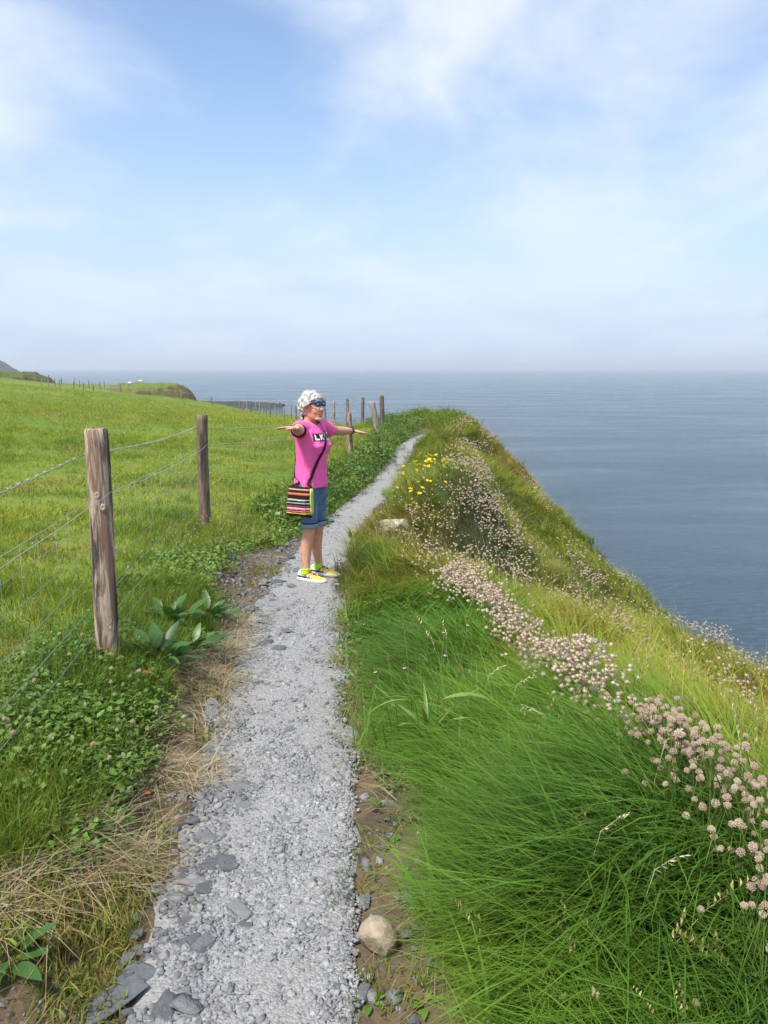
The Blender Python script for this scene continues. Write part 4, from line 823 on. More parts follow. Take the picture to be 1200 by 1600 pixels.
for (x, y, lb) in ((-.04,1.78,'tiny green seedling in bare dirt below the tan boulder'), (.11,1.77,'leafy green rosette at the bottom of the dirt edge'), (.02,2.5,'small green weed on the dirt beside the gravel, above the boulder'), (-.17,3.35,'small weed at the right gravel edge below the plantain'), (-.27,4.45,'green weed leaning over the gravel edge right of the path'), (-.62,2.12,'little green weed among straw left of the gravel'), (-.80,2.5,'grey-green weed rosette at the tip of the leafy verge')):
    rosette('small_weed', lb, 'plant', x, y, weed_l, 9, (.15, .8), (.6, 1.0), .015)
# yellow bird's-foot trefoil on the mound
yel = plain('yellow_petal', (.80,.60,.02), .6, .2); G = Geo()
for k in range(6):
    a = k*1.047; G.add([(0,0,0), (.022*math.cos(a-.35), .022*math.sin(a-.35), .012), (.032*math.cos(a), .032*math.sin(a), .018), (.022*math.cos(a+.35), .022*math.sin(a+.35), .012), (.012*math.cos(a), .012*math.sin(a), -.006)], [(0,1,2),(0,2,3),(4,1,2),(4,3,2)])
yflo = G.mesh('yellow_flower', yel, False)
def yellow(label, pts, n, sp):
    x0, y0 = pts[0]; e = tag(empty('yellow_flower_clump', (x0, y0, gz(x0, y0))), label, 'flowers'); c0 = gz(x0, y0)
    G = Geo(); q = np.random.default_rng(5)
    for k in range(n):
        x, y = pts[k % len(pts)]; x += random.gauss(0, sp); y += random.gauss(0, sp*1.3); h = random.uniform(.2, .34); z = gz(x, y)-c0
        obj('flower', yflo, e, (x-x0, y-y0, z+h), (random.gauss(0,.4), random.gauss(0,.4), random.uniform(0,6)), random.uniform(.7, 1.15))
        G.tube([(x-x0, y-y0, z), (x-x0+.01, y-y0, z+h)], .002, 4)
    obj('stems', G.mesh('stems', stem_m), e)['kind'] = 'stuff'
yellow('cluster of bright yellow flowers on top of the grassy mound', [(.55,11.5),(.75,11.7),(.68,12.2),(.9,12.0)], 46, .15)
yellow('few yellow flowers low on the path side of the mound', [(.28,9.1),(.45,9.2),(.55,9.3),(.2,9.3)], 12, .13)
# bent pale grass heads in the lush foreground
ph_m = leafy('pale_grass_head', False, (.62,.55,.38), trans=.2)
def bent_head(x, y, h, a, label):
    G = Geo(); G.tube([(0,0,-.1), (0,0,h*.6), (.03,0,h*.92), (.085,0,h)], [.0012,.001,.0009,.0008], 4)
    o = tag(obj('bent_grass_head', G.mesh('stalk', ph_m), None, (x, y, gz(x, y)), (0,0,a)), label, 'grass')
    G = Geo()
    for k in range(16):
        t = k/15; p = Vector((.03+.075*t, 0, h*.92+h*.08*math.sin(t*1.5))); d = Vector((.5, random.uniform(-.5,.5), random.uniform(-.5,.4))).normalized()*.018
        s = Vector((0,1,0))*.0028; G.add([p, p+d*.5+s, p+d, p+d*.5-s], [(0,1,2,3)])
    obj('seed_head', G.mesh('seed_head', ph_m, False), o)
for (x, y, h, a, lb) in ((.53,1.80,.36,.3,'pale curled grass head rising from the lowest green tussock'), (.62,1.66,.34,.2,'straw-white grass head at the bottom of the lush grass'), (.60,2.55,.33,2.9,'pale bent grass head in lush grass below the flower band'), (.42,3.1,.34,.5,'pale bent grass head right of the plantain'), (.78,2.05,.36,.4,'buff grass head beside the stray thrift flowers'), (.5,2.9,.34,.2,'curled grass head between plantain and flower band')):
    bent_head(x, y, h, a, lb)
# ------------------------------------------------------------------ the walker
# local frame: +X the way she faces, +Y her left, +Z up, origin on the ground between her feet
def fused(name, G, voxel, smooth_it, mats, parent=None, factor=.5):
    """join overlapping closed shapes into one continuous skin"""
    me = G.mesh(name+'_raw', mats); o = bpy.data.objects.new(name+'_raw', me); COL.objects.link(o)
    r = o.modifiers.new('r', 'REMESH'); r.mode = 'VOXEL'; r.voxel_size = voxel
    if smooth_it:
        s = o.modifiers.new('s', 'SMOOTH'); s.iterations = smooth_it; s.factor = factor
    out = geom_eval(o); bpy.data.objects.remove(o); bpy.data.meshes.remove(me); out.name = name
    out.materials.clear()
    for m in (mats if isinstance(mats, (list, tuple)) else [mats]): out.materials.append(m)
    out.polygons.foreach_set('use_smooth', [True]*len(out.polygons)); return out
def ering(c, rx, ry, n=28, back=None):
    """horizontal ring; rx forward radius, back = rear radius"""
    out = []
    for k in range(n):
        a = 2*math.pi*k/n; ca = math.cos(a); out.append((c[0]+(rx if ca > 0 else (back or rx))*ca, c[1]+ry*math.sin(a), c[2]))
    return out
def skin_mat():
    m, t, b = mat('skin'); b.inputs['Roughness'].default_value = .5; b.inputs['Specular IOR Level'].default_value = .35
    tcn = N(t, 'ShaderNodeTexCoord'); f = noise(t, tcn.outputs['Object'], 16, 5, .6)
    t.links.new(ramp(t, f, [(.3, (.52,.25,.155)), (.55, (.62,.32,.205)), (.75, (.66,.36,.25))]), b.inputs['Base Color'])
    b.inputs['Subsurface Weight'].default_value = .08; b.inputs['Subsurface Radius'].default_value = (.01,.004,.002); return m
skin = skin_mat()
THETA = R(-27)
WX, WY = -.625, 6.62
person = tag(empty('person', (WX, WY, gz(WX, WY)+.022), THETA), 'person in pink t-shirt and denim shorts on the path, arms spread wide', 'person')
# joints
SR, SL = Vector((-.005,-.165,1.325)), Vector((.0,.165,1.325))
d_r = Vector((.50,-.86,.0)).normalized(); d_l = Vector((.02,1,-.26)).normalized()
ER, HRw = SR+d_r*.27, SR+d_r*.27+Vector((.50,-.86,.16)).normalized()*.22
EL, HLw = SL+d_l*.26, SL+d_l*.26+Vector((.10,1,-.06)).normalized()*.245
HEADC = Vector((.02, 0, 1.485)); HYAW = R(-14); HPITCH = R(-8)
HM = Matrix.Translation(HEADC) @ Matrix.Rotation(HYAW, 4, 'Z') @ Matrix.Rotation(HPITCH, 4, 'Y')
def hp(x, y, z): return HM @ Vector((x, y, z))
B = Geo()
# legs
for s in (-1, 1):
    y = s*.064; fy = s*.105
    B.tube([(.0, s*.07, .86), (.010, s*.068, .72), (.014, y, .55), (.014, s*.066, .47), (.010, s*.069, .42), (-.012, s*.078, .32), (-.016, s*.086, .25), (-.01, s*.098, .15), (-.004, fy, .085), (.0, fy, .05)],
           [.085, .078, .064, .056, .050, .053, .048, .037, .033, .034], 18, round_ends=True)
    B.tube([(.04, y, .465), (.043, s*.067, .44)], [.021, .021], 10, round_ends=True)
# trunk
B.loft([ering((.0,0,.80), .085, .12), ering((-.005,0,.86), .098, .14), ering((-.005,0,.93), .10, .138), ering((0,0,1.02), .095, .13), ering((.0,0,1.12), .10, .135), ering((.0,0,1.2), .105, .145, back=.09), ering((-.01,0,1.28), .095, .16), ering((-.015,0,1.335), .065, .12), ering((-.015,0,1.365), .05, .07)])
for s, S, E, W in ((-1, SR, ER, HRw), (1, SL, EL, HLw)):
    B.tube([S-Vector((0, s*.05, .01)), S, S.lerp(E, .5), E, E.lerp(W, .35), W], [.058, .056, .049, .041, .042, .0275], 16, round_ends=True)
# neck and head
B.tube([(-.018,0,1.33), (-.008,0,1.38), (.004,0,1.42), (.012,0,1.47)], [.062,.054,.052,.05], 18)
def hring(x0, y0, z, rf, rb, ry, n=26): return [hp(x0+(rf if math.cos(a) > 0 else rb)*math.cos(a), y0+ry*math.sin(a), z) for a in np.linspace(0, 6.2832, n, endpoint=False)]
B.loft([hring(.045,0,-.108,.028,.03,.024), hring(.030,0,-.098,.055,.055,.042), hring(.015,0,-.075,.077,.07,.056), hring(.008,0,-.045,.084,.085,.064), hring(.004,0,-.01,.086,.092,.069), hring(0,0,.03,.088,.097,.074), hring(-.002,0,.065,.083,.095,.073), hring(-.004,0,.095,.062,.078,.058), hring(-.005,0,.113,.028,.04,.03)])
B.tube([hp(.083,0,.022), hp(.098,0,-.008), hp(.108,0,-.028), hp(.098,0,-.036)], [.009,.012,.015,.010], 10, round_ends=True)         # nose
B.tube([hp(.085,-.016,-.03), hp(.085,.016,-.03)], .010, 8, round_ends=True)
B.tube([hp(.07,-.03,-.10), hp(.078,0,-.104), hp(.07,.03,-.10)], [.012,.018,.012], 10, round_ends=True)                               # chin
for s in (-1, 1):
    B.tube([hp(.060,s*.040,-.022), hp(.064,s*.034,-.045)], .022, 10, round_ends=True)                                                # cheeks
    B.tube([hp(-.004,s*.070,.022), hp(-.012,s*.077,.01), hp(-.010,s*.075,-.012), hp(.0,s*.069,-.026)], [.010,.013,.012,.008], 8, round_ends=True)   # ears
# hands: palm, four fingers of unequal length, thumb from the side of the palm
def hand(G, W, d, palm_n, thumb_side, spread, curl, tl=1.):
    d = d.normalized(); n = (palm_n-d*palm_n.dot(d)).normalized(); s = d.cross(n).normalized()
    if s.dot(thumb_side) < 0: s = -s
    G.loft([[W+d*x+s*(w*math.cos(a)+o)+n*(h*math.sin(a)) for a in np.linspace(0, 6.2832, 14, endpoint=False)] for x, w, h, o in ((-.02,.024,.019,0),(.005,.026,.017,0),(.03,.035,.016,.002),(.06,.040,.014,.002),(.085,.037,.011,0))])
    for k, (o, L) in enumerate(((.028,.070),(.0095,.079),(-.0095,.073),(-.027,.058))):
        b = W+d*.078+s*o; fd = (d+s*(o*spread*11)).normalized(); p = [b-fd*.015, b]; c = 0.
        for f in (.45, .32, .23):
            c += curl*(.6+.25*k); q = (fd*math.cos(c)+n*math.sin(c)); p.append(p[-1]+q*L*f)
        G.tube(p, [.0088,.0088,.0082,.0076,.0066], 9, round_ends=True)
    b = W+d*.022+s*.028; t1 = (d*.55+s*.8+n*.18).normalized(); t2 = (d*.85+s*.45+n*.15).normalized()
    G.tube([b-s*.012, b+t1*.032, b+t1*.032+t2*.03, b+t1*.032+t2*.052], [.014,.0115,.0098,.0078], 9, round_ends=True)
hand(B, HRw+d_r*.012, Vector((-.74,-.66,.10)), Vector((0,-.1,-1)), Vector((.7,-.7,0)), .6, .12)
hand(B, HLw+d_l*.015, Vector((.42,1,-.16)), Vector((.1,0,-1)), Vector((1,0,0)), .5, .14)
obj('body', fused('body', B, .0052, 2, skin), person)
# ---- T-shirt
def shirt_mat():
    m, t, b = mat('pink_jersey'); setc(b, (.98,.14,.44)); b.inputs['Roughness'].default_value = .8; b.inputs['Specular IOR Level'].default_value = .2
    tcn = N(t, 'ShaderNodeTexCoord'); v = tcn.outputs['Object']
    bp = N(t, 'ShaderNodeBump'); bp.inputs['Strength'].default_value = .9; bp.inputs['Distance'].default_value = .05
    t.links.new(noise(t, vmap(t, v, scl=(11,11,2.6)), 1., 4, .5, 1.), bp.inputs['Height']); t.links.new(bp.outputs[0], b.inputs['Normal']); return m
pink = shirt_mat()
S = Geo(); nr = 40
def sring(z, xf, xb, ry, cx=0., amp=0., ph=0.):
    out = []
    for k in range(nr):
        a = 2*math.pi*k/nr; ca = math.cos(a); w = 1+amp*(math.sin(5*a+ph)+.6*math.sin(9*a+1.7*ph))
        out.append((cx+(xf if ca > 0 else xb)*ca*w, ry*math.sin(a)*w, z))
    return out
S.loft([sring(.80,.138,.134,.172,-.008,.05,.4), sring(.84,.136,.132,.170,-.008,.05,.5), sring(.90,.131,.126,.167,-.006,.045,.6), sring(.97,.125,.118,.162,-.004,.036,.8), sring(1.04,.126,.114,.160,0,.026,1.1), sring(1.10,.136,.114,.161,0,.012,2.4),
        sring(1.16,.148,.114,.166,0,.006,2.8), sring(1.20,.146,.112,.17,0,.002,3.), sring(1.25,.128,.108,.175), sring(1.30,.108,.102,.178,-.006), sring(1.34,.082,.082,.142,-.012), sring(1.362,.066,.070,.095,-.014), sring(1.372,.058,.062,.072,-.014)])
for s in (-1, 1):
    S.tube([(.075, s*.062, 1.195), (.095, s*.066, 1.165), (.085, s*.062, 1.13)], [.062,.064,.058], 14, round_ends=True)
for s, Sh, d in ((-1, SR, d_r), (1, SL, d_l)):
    S.tube([Sh-Vector((0,s*.07,.012)), Sh, Sh+d*.06+Vector((0,0,-.004)), Sh+d*.115+Vector((0,0,-.012)), Sh+d*.150+Vector((0,0,-.016))], [.070,.066,.065,.067,.071], 20)
sm = fused('tshirt', S, .007, 6, pink)
bm = bmesh.new(); bm.from_mesh(sm)                                  # open the hem, the sleeves and the neck
kill = []
for f in bm.faces:
    c = f.calc_center_median()
    if c.z < .818: kill.append(f)
    for Sh, d in ((SR, d_r), (SL, d_l)):
        if (c-Sh).dot(d) > .138: kill.append(f)
    if (c-Vector((.012,0,1.372))).length < .060 and c.z > 1.335+.12*(-(c.x)) : kill.append(f)
bmesh.ops.delete(bm, geom=list(set(kill)), context='FACES'); bm.to_mesh(sm); bm.free()
shirt = obj('tshirt', sm, person); so = shirt.modifiers.new('thickness', 'SOLIDIFY'); so.thickness = .003; so.offset = -1
sbvh = BVHTree.FromPolygons([v.co.copy() for v in sm.vertices], [tuple(p.vertices) for p in sm.polygons])
def on_shirt(p, axis, off):
    """move a point along the axis from outside onto the shirt"""
    a = Vector(axis).normalized(); h = sbvh.ray_cast(Vector(p)-a*.6, a, 1.2)
    return (h[0]-a*off) if h[0] else Vector(p)
# printed block lettering across the chest: white LK on black, black /N on white
def patch(name, m, quads, off, par):
    G = Geo()
    for q in quads:
        n = 5; P = [[None]*(n+1) for _ in range(n+1)]
        for i in range(n+1):
            for j in range(n+1):
                u, v = i/n, j/n; y = (q[0][0]*(1-u)+q[1][0]*u)*(1-v)+(q[3][0]*(1-u)+q[2][0]*u)*v; z = (q[0][1]*(1-u)+q[1][1]*u)*(1-v)+(q[3][1]*(1-u)+q[2][1]*u)*v
                P[i][j] = on_shirt((0, y, z), (-1,0,0), off)
        b = len(G.V)
        for r_ in P: G.V += [tuple(c) for c in r_]
        for i in range(n):
            for j in range(n): G.F.append((b+i*(n+1)+j, b+(i+1)*(n+1)+j, b+(i+1)*(n+1)+j+1, b+i*(n+1)+j+1)); G.M.append(0)
    return obj(name, G.mesh(name, m), par)
ink_b = plain('black_print', (.012,.012,.014), .6, .3); ink_w = plain('white_print', (.80,.78,.80), .6, .3)
def box(y0, y1, z0, z1): return [(y0,z0),(y1,z0),(y1,z1),(y0,z1)]
def bar(a, b, w): # slanted stroke
    dx, dz = b[0]-a[0], b[1]-a[1]; l = math.hypot(dx, dz); nx, nz = -dz/l*w/2, dx/l*w/2
    return [(a[0]+nx,a[1]+nz),(b[0]+nx,b[1]+nz),(b[0]-nx,b[1]-nz),(a[0]-nx,a[1]-nz)]
Z0, Z1 = 1.215, 1.277
patch('print_panel', ink_b, [[(-.118,Z0),(.0,Z0),(.012,Z1),(-.118,Z1)]], .0030, shirt)
patch('print_panel', ink_w, [[(.003,Z0),(.118,Z0),(.118,Z1),(.015,Z1)]], .0030, shirt)
patch('print_letters', ink_w, [box(-.106,-.093,Z0+.008,Z1-.008), box(-.094,-.066,Z0+.008,Z0+.020), box(-.054,-.041,Z0+.008,Z1-.008), bar((-.042,1.244),(-.016,Z1-.008),.012), bar((-.042,1.248),(-.014,Z0+.008),.012)], .0048, shirt)
patch('print_letters', ink_b, [bar((.020,Z0+.008),(.034,Z1-.008),.009), box(.046,.058,Z0+.008,Z1-.008), bar((.056,Z1-.010),(.084,Z0+.010),.012), box(.080,.092,Z0+.008,Z1-.008)], .0048, shirt)
# ---- denim shorts with turned-up cuffs
def denim(name, c0, c1):
    m, t, b = mat(name); b.inputs['Roughness'].default_value = .85; b.inputs['Specular IOR Level'].default_value = .2
    tcn = N(t, 'ShaderNodeTexCoord'); f = mth(t, 'ADD', mth(t, 'MULTIPLY', noise(t, tcn.outputs['Object'], 9, 4, .6), .7), mth(t, 'MULTIPLY', noise(t, vmap(t, tcn.outputs['Object'], scl=(90,90,25)), 1., 3, .6), .3))
    t.links.new(ramp(t, f, [(.35, c0), (.65, c1)]), b.inputs['Base Color'])
    bp = N(t, 'ShaderNodeBump'); bp.inputs['Strength'].default_value = .5; bp.inputs['Distance'].default_value = .015
    t.links.new(noise(t, vmap(t, tcn.outputs['Object'], scl=(14,14,22)), 1., 4, .6, .8), bp.inputs['Height']); t.links.new(bp.outputs[0], b.inputs['Normal']); return m
den = denim('denim', (.060,.12,.205), (.14,.235,.35)); den_l = denim('denim_inside', (.19,.25,.32), (.27,.33,.40)); seam_m = plain('dark_hem', (.02,.05,.09), .9, .1)
D = Geo(); D.loft([ering((-.0,0,.76), .095, .130), ering((-.005,0,.84), .112, .148), ering((-.005,0,.92), .113, .148), ering((-.0,0,1.0), .105, .14)])
for s in (-1, 1): D.tube([(.0, s*.072, .86), (.010, s*.070, .74), (.014, s*.067, .62), (.014, s*.066, .53), (.014, s*.066, .475)], [.096, .088, .078, .071, .068], 20)
shorts = obj('shorts', fused('shorts', D, .008, 3, den), person)
for s in (-1, 1):
    G = Geo(); rg = lambda z, r: [(.014+(r-.015)*math.cos(a)*1.02, s*.066+(r-.015)*math.sin(a)*.98, z) for a in np.linspace(0, 6.2832, 28, endpoint=False)]
    G.loft([rg(.466,.073), rg(.462,.0875), rg(.480,.0895), rg(.500,.0885), rg(.504,.080)], cap=False); cu = obj('cuff', G.mesh('cuff', den_l), shorts)
    G = Geo(); G.loft([rg(.501,.082), rg(.503,.0892), rg(.511,.0885), rg(.513,.082)], cap=False); obj('hem_stitching', G.mesh('hem_stitching', seam_m), cu)
# ---- socks and running shoes
sock_m = plain('lime_sock', (.42,.80,.03), .8, .2, var=.15, vs=120)
shoe_y = plain('shoe_yellow', (.90,.78,.04), .6, .3); shoe_o = plain('shoe_orange', (.95,.22,.07), .6, .3); shoe_n = plain('shoe_navy', (.03,.05,.12), .6, .3); sole_m = plain('shoe_sole', (.78,.72,.66), .7, .3, var=.1); shoe_w = plain('shoe_pale', (.70,.78,.60), .6, .3)
def shoe(s, yaw):
    e = empty('running_shoe', (-.0, s*.108, 0)); e.parent = person; e.rotation_euler = (0,0,yaw)
    prof = [(-.082,.026,.075,.0),(-.068,.035,.088,0),(-.035,.038,.086,0),(.0,.038,.080,.001),(.04,.040,.074,.002),(.08,.044,.060,.004),(.12,.045,.048,.005),(.155,.040,.040,.004),(.178,.026,.032,.002),(.187,.010,.026,0)]
    def sec(x, w, h, o, z0=.018): return [(x, o+w*math.cos(a)*(1 if math.sin(a) < .3 else .86), z0+(h-z0)*max(0, math.sin(a))**.8 + (-.002 if math.sin(a) < 0 else 0)) for a in np.linspace(0, 6.2832, 20, endpoint=False)]
    G = Geo(); G.loft([sec(*p) for p in prof]); me = G.mesh('upper', [shoe_y, shoe_o, shoe_n, shoe_w])
    for p in me.polygons:
        c = p.center; 
        if c.x < -.045: p.material_index = 2 if c.z < .05 else 3
        elif c.x < .085 and c.z > .064: p.material_index = 1
        elif c.x < .1 and (int((c.x+c.z*.6)*55) % 2 == 0): p.material_index = 3 if c.z > .04 else 2
        elif c.x > .15 and c.z < .028: p.material_index = 1
    up = obj('upper', me, e)
    G = Geo(); ol = lambda k, z: [(x*k+.002, o+sg*w*k, z) for sg, seq in ((1, prof), (-1, prof[::-1])) for (x, w, h, o) in seq]
    G.loft([ol(.99, .0), ol(1.05, .006), ol(1.06, .018), ol(1.02, .028)]); obj('sole', G.mesh('sole', sole_m), e)
    for k in range(5):                                            # laces
        x = .02+k*.019; G = Geo(); zt = .079-.0006*k-.35*max(0, x-.04)
        G.tube([(x, -.026, zt-.010), (x+.006, 0, zt+.004), (x, .026, zt-.010)], .0045, 6, round_ends=True); obj('lace', G.mesh('lace', shoe_n if k % 2 else shoe_o), up)
    for k, mm in enumerate((shoe_n, shoe_o, shoe_w)):             # side stripes
        for sg in (-1, 1):
            G = Geo(); x = .005+k*.035; G.tube([(x-.008, sg*.0385, .030), (x+.006, sg*.0405, .045), (x+.016, sg*.036, .062)], [.004,.005,.004], 6, round_ends=True); obj('stripe', G.mesh('stripe', mm), up)
    G = Geo(); G.loft([[(x+rr*1.12*math.cos(a), rr*math.sin(a), z) for a in np.linspace(0, 6.2832, 18, endpoint=False)] for x, z, rr in ((-.012,.06,.039),(-.010,.085,.039),(-.008,.100,.038),(-.008,.106,.0395),(-.008,.108,.034))], cap=False); obj('sock', G.mesh('sock', sock_m), e)
    return e
shoe(-1, R(-3)); shoe(1, R(4))
# ---- hair: short white curls
hair_m = plain('white_hair', (.42,.41,.395), .8, .1, var=.22, vs=26, bump=.35, bs=120)
H = Geo(); q = np.random.default_rng(17)
H.loft([hring(-.022,0,-.055,.02,.075,.066), hring(-.020,0,-.02,.035,.088,.078), hring(-.016,0,.02,.05,.100,.084), hring(-.012,0,.055,.085,.102,.086), hring(-.008,0,.085,.092,.098,.082), hring(-.006,0,.115,.072,.084,.068), hring(-.006,0,.132,.03,.04,.032)])
HI = HM.inverted()
for k in range(150):
    z = q.uniform(-.10, .98); a = q.uniform(-math.pi, math.pi); r = math.sqrt(max(0, 1-z*z)); d = Vector((r*math.cos(a), r*math.sin(a), z))
    p = Vector((-.014+d.x*.100, d.y*.084, .022+d.z*.108))
    front = p.x > .045
    if front and p.z < .062+.01*math.sin(k*1.7): continue
    if -.0 < p.x <= .045 and p.z < .035 : continue
    if abs(p.y) > .05 and p.x > -.03 and p.z < .02: continue
    u = d.orthogonal().normalized(); u.rotate(Quaternion(d, q.random()*6.28)); w = d.cross(u); L = q.uniform(.016, .03); lift = q.uniform(-.004, .010)
    pts = [p+d*(lift+.010*math.sin(t*2.6))+u*L*(t-.5)*1.5+w*L*.7*math.sin(t*3.4) for t in (0,.25,.5,.75,1)]
    H.tube([HM @ v for v in pts], [.008,.012,.0135,.012,.008], 8, round_ends=True)
for k in range(90):                                               # nape and back
    a = q.uniform(2.0, 4.28); z = q.uniform(-.085, .03); p = Vector((-.014+.100*math.cos(a), .080*math.sin(a), z)); d = Vector((math.cos(a), math.sin(a), 0)); w = Vector((-math.sin(a), math.cos(a), 0))
    if z < -.03 and abs(p.y) > .06: continue
    pts = [p*1.0+d*(.004*math.sin(t*3)-.012*max(0, -.03-z)*10)+Vector((0,0,-.028*t))+w*.008*math.sin(t*3+k) for t in (0,.3,.6,1)]
    H.tube([HM @ v for v in pts], [.005,.0075,.007,.003], 6, round_ends=True)
hair = obj('hair', fused('hair', H, .0042, 2, hair_m), person)
wisp_m = plain('white_hair_ends', (.70,.685,.66), .6, .3, var=.15, vs=40)
W = Geo()                                                         # loose wisps and curl ends
for k in range(950):
    z = q.uniform(-.25, .98); a = q.uniform(-math.pi, math.pi); r = math.sqrt(max(0, 1-z*z)); d = Vector((r*math.cos(a), r*math.sin(a), z)); p = Vector((-.014+d.x*.107, d.y*.091, .022+d.z*.114))
    if (p.x > .045 and p.z < .066) or (-.01 < p.x <= .045 and p.z < .035) or (p.x > -.03 and p.z < .0): continue
    u = d.orthogonal().normalized(); u.rotate(Quaternion(d, q.random()*6.28)); w = d.cross(u); L = q.uniform(.018, .038); c0 = q.uniform(2, 4.5)
    W.tube([HM @ (p+d*(-.004+.012*math.sin(t*2.4)-.35*L*t*t)+u*L*t+w*L*.45*math.sin(t*c0)) for t in (0,.33,.66,1)], [.0022,.0034,.0030,.0012], 4, cap=False)
obj('hair_wisps', W.mesh('hair_wisps', wisp_m), hair)
# ---- face details
lip_m = plain('lips', (.50,.13,.12), .45, .4); teeth_m = plain('teeth', (.80,.77,.70), .35, .5); mouth_m = plain('mouth_inside', (.10,.02,.02), .6, .3)
G = Geo(); G.tube([hp(.079,-.029,-.054), hp(.091,-.015,-.060), hp(.095,0,-.062), hp(.091,.015,-.060), hp(.079,.029,-.054)], [.003,.005,.0058,.005,.003], 8, round_ends=True)
G.tube([hp(.079,-.029,-.055), hp(.086,-.016,-.075), hp(.089,0,-.080), hp(.086,.016,-.075), hp(.079,.029,-.055)], [.003,.0055,.0062,.0055,.003], 8, round_ends=True)
mouth = obj('mouth', G.mesh('mouth', lip_m), person)
G = Geo(); G.tube([hp(.080,-.022,-.062), hp(.086,-.010,-.066), hp(.0875,0,-.067), hp(.086,.010,-.066), hp(.080,.022,-.062)], [.003,.0052,.0055,.0052,.003], 8, flat=1.2, round_ends=True); obj('teeth', G.mesh('teeth', teeth_m), mouth)
fr_m = plain('black_plastic', (.012,.013,.02), .3, .5)
mm_, t_, b_ = mat('blue_mirror'); setc(b_, (.03,.28,.72)); b_.inputs['Metallic'].default_value = .75; b_.inputs['Roughness'].default_value = .12; lens_m = mm_
sung = empty('sunglasses', tuple(HEADC)); sung.parent = person
def hl(x, y, z): return hp(x, y, z)-HEADC
FRM = Geo(); lens = []
for s in (-1, 1):
    cyl = [(math.cos(a), math.sin(a)) for a in np.linspace(0, 6.2832, 22, endpoint=False)]
    def lring(kx, kz, dx): return [hl(.1065+dx-.16*(s*.033+c*.027*kx)**2*9, s*.033+c*.027*kx, .022+(sn*.0225*kz*(1.0 if sn > 0 else .95))) for c, sn in cyl]
    G = Geo(); G.loft([lring(.80,.78,.000), lring(.80,.78,.004), lring(1.05,1.08,.005), lring(1.05,1.08,-.003), lring(.80,.78,-.003)], cap=False, closed=True)
    obj('rim', G.mesh('rim', fr_m), sung)
    G = Geo(); G.loft([lring(.84,.82,.000), lring(.5,.5,.003), lring(.05,.05,.004)]); obj('lens', G.mesh('lens', lens_m), sung)
    G = Geo(); G.tube([hl(.098,s*.060,.032), hl(.085,s*.074,.032), hl(.04,s*.079,.028), hl(-.01,s*.080,.024), hl(-.03,s*.079,.012)], [.0045,.0055,.005,.0045,.003], 6, flat=1.5); obj('temple_arm', G.mesh('temple_arm', fr_m), sung)
G = Geo(); G.tube([hl(.104,-.009,.030), hl(.108,0,.033), hl(.104,.009,.030)], .0045, 6, round_ends=True); obj('bridge', G.mesh('bridge', fr_m), sung)
# ---- watch on the left wrist
wt_ = empty('watch', tuple(HLw)); wt_.parent = person; dw = (HLw-EL).normalized(); u = Vector((0,0,1)); u = (u-dw*u.dot(dw)).normalized(); w = dw.cross(u)
def wring(o, r): return [dw*o+(u*math.cos(a)+w*math.sin(a))*r for a in np.linspace(0, 6.2832, 20, endpoint=False)]
G = Geo(); G.loft([wring(-.024,.0285), wring(-.023,.0335), wring(-.002,.0330), wring(-.001,.028)], cap=False); obj('strap', G.mesh('strap', fr_m), wt_)
G = Geo(); G.loft([[dw*(x-.0125)+w*y+u*z for x, y in ((-.019,-.014),(-.014,-.019),(.014,-.019),(.019,-.014),(.019,.014),(.014,.019),(-.014,.019),(-.019,.014))] for z in (.028,.0375)]); obj('watch_face', G.mesh('watch_face', fr_m), wt_)
# ------------------------------------------------------------------ striped shoulder bag
def stripe_mat():
    m, t, b = mat('woven_stripes'); b.inputs['Roughness'].default_value = .85; b.inputs['Specular IOR Level'].default_value = .15
    tcn = N(t, 'ShaderNodeTexCoord'); sp = N(t, 'ShaderNodeSeparateXYZ'); t.links.new(tcn.outputs['Object'], sp.inputs[0])
    wob = mth(t, 'MULTIPLY', noise(t, tcn.outputs['Object'], 30, 2, .5), .006)
    z = mth(t, 'DIVIDE', mth(t, 'ADD', sp.outputs[2], mth(t, 'SUBTRACT', wob, .003)), .245)
    K = (.014,.012,.014); seq = [K,(.25,.03,.04),K,(.80,.62,.08),K,(.75,.22,.10),K,(.70,.12,.35),(.72,.55,.5),K,(.45,.05,.06),K,K,(.22,.42,.55),K,K,(.55,.33,.2),K,K,K,K,(.55,.09,.05),(.6,.25,.12),K,K,(.16,.02,.03),(.5,.3,.17),K]
    n = N(t, 'ShaderNodeValToRGB'); n.color_ramp.interpolation = 'CONSTANT'; el = n.color_ramp.elements
    while len(el) < len(seq): el.new(.5)
    for i, (e, c) in enumerate(zip(el, seq)): e.position = i/len(seq); e.color = (*c, 1)
    t.links.new(z, n.inputs[0]); t.links.new(n.outputs[0], b.inputs['Base Color'])
    bp = N(t, 'ShaderNodeBump'); bp.inputs['Strength'].default_value = .4; bp.inputs['Distance'].default_value = .004
    t.links.new(noise(t, vmap(t, tcn.outputs['Object'], scl=(120,120,300)), 1., 2, .5), bp.inputs['Height']); t.links.new(bp.outputs[0], b.inputs['Normal']); return m
str_m = stripe_mat(); strap_m = plain('strap_webbing', (.035,.012,.022), .85, .15, var=.4, vs=60); lime_m = plain('lime_tape', (.45,.62,.12), .8, .2)
RM = Matrix.Translation(person.location) @ Matrix.Rotation(THETA, 4, 'Z')
BO = Vector((.02, -.215, .590))
bag = tag(empty('shoulder_bag', RM @ BO, THETA), 'black shoulder bag with bright woven stripes hanging at her hip', 'bag')
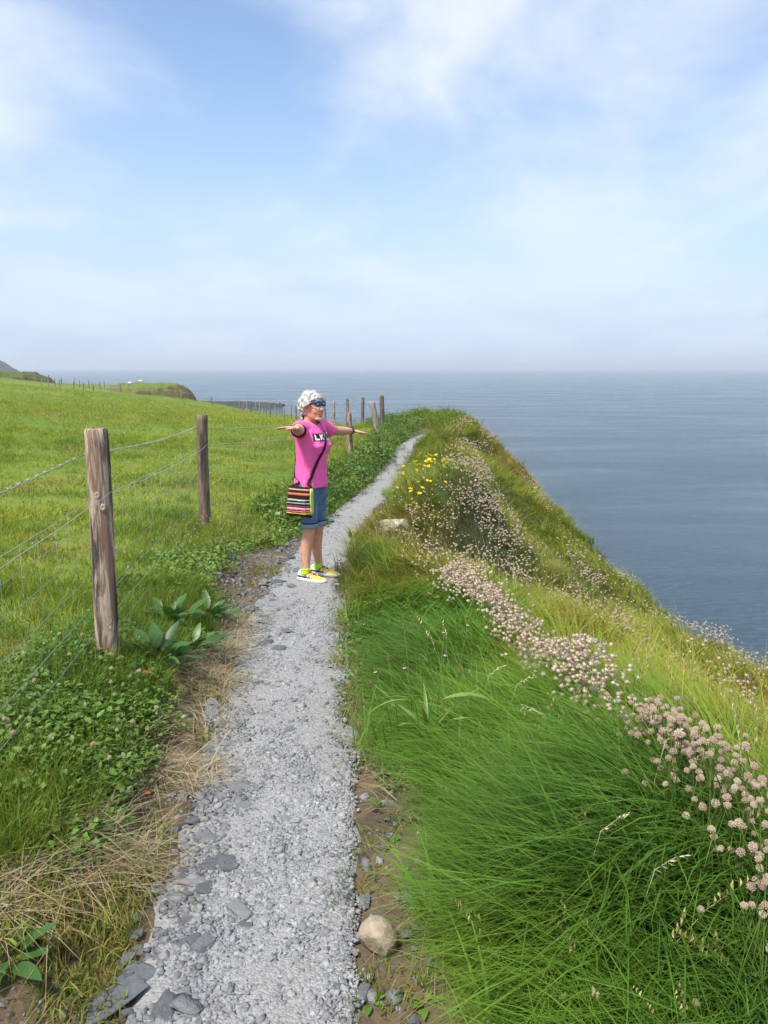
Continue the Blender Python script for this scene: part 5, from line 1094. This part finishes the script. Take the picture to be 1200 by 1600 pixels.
def rbox(cx, cy_, z0, z1, wx, wy, bulge=0., n=6):
    secs = []
    for i in range(n+1):
        t = i/n; z = z0+(z1-z0)*t; k = 1+bulge*math.sin(math.pi*t); e = .93 if i in (0, n) else 1.
        secs.append([(cx+wx*e*(1.04-.12*t)*sg(math.cos(a))*abs(math.cos(a))**.4, cy_+wy*k*e*sg(math.sin(a))*abs(math.sin(a))**.6+.004*math.sin(9*z/.1+5*math.cos(a)), z+.008*math.cos(a)**2*(t-.4)*1.5) for a in np.linspace(0, 6.2832, 28, endpoint=False)])
    return secs
sg = lambda v: 1 if v >= 0 else -1
G = Geo(); G.loft(rbox(0, 0, .0, .245, .114, .032, .35)); obj('bag_body', G.mesh('bag_body', str_m), bag)
G = Geo(); G.loft(rbox(-.010, -.040, .012, .140, .098, .012, .3)); pk_ = obj('front_pocket', G.mesh('front_pocket', str_m), bag)
G = Geo(); G.tube([(-.10,-.050,.138), (.0,-.055,.141), (.08,-.050,.138)], .0035, 6); obj('zip', G.mesh('zip', plain('zip_metal', (.5,.5,.5), .4, .5, .6)), pk_)
G = Geo(); G.loft(rbox(.114, .0, .02, .235, .007, .018, .2)); obj('side_gusset', G.mesh('side_gusset', lime_m), bag)
# strap: front run over the chest to her left shoulder, then down the back
pts = []
A = Vector((.12,-.185,.82)); Bp = Vector((.01,.085,1.36)); C_ = Vector((-.105,-.20,.82))
for i in range(15):
    t = i/14; p = A.lerp(Bp, t); ax = Vector((-1, .25*(1-t), 0)) if t < .86 else Vector((-.35, 0, -1)); pts.append(on_shirt(p, ax, .006) if .06 < t else p)
for i in range(1, 13):
    t = i/12; p = Bp.lerp(C_, t); ax = Vector((1, .25*t, 0)) if t > .16 else Vector((.35, 0, -1)); pts.append(on_shirt(p, ax, .006) if t < .94 else p)
G = Geo(); secs = []
for i, p in enumerate(pts):
    tt = (pts[min(i+1, len(pts)-1)]-pts[max(i-1, 0)]).normalized(); out = Vector((p.x, p.y*.6, .25 if p.z > 1.3 else 0)); out = (out-tt*out.dot(tt)).normalized(); w = tt.cross(out)
    secs.append([p-BO+w*.0125-out*.001, p-BO+w*.0125+out*.002, p-BO-w*.0125+out*.002, p-BO-w*.0125-out*.001])
G.loft(secs); obj('strap', G.mesh('strap', strap_m), bag)
# ------------------------------------------------------------------ sea haze: one closed box of thin air round everything
hm = bpy.data.materials.new('sea_haze'); hm.use_nodes = True; ht = hm.node_tree; ht.nodes.clear()
pv_ = N(ht, 'ShaderNodeVolumePrincipled'); pv_.inputs['Color'].default_value = (.86,.92,1,1); pv_.inputs['Density'].default_value = .00020; pv_.inputs['Anisotropy'].default_value = .2
ho = N(ht, 'ShaderNodeOutputMaterial'); ht.links.new(pv_.outputs[0], ho.inputs['Volume'])
hx, hy0, hy1, hz0, hz1 = 64000, -64000, 64000, -26., 75.
HV = [(x, y, z) for z in (hz0, hz1) for x, y in ((-hx,hy0),(hx,hy0),(hx,hy1),(-hx,hy1))]
haze = tag(obj('haze', mesh('haze', HV, [(3,2,1,0),(4,5,6,7),(0,1,5,4),(1,2,6,5),(2,3,7,6),(3,0,4,7)], hm)), 'thin pale sea haze hanging over the water and coast', 'haze', kind='stuff')
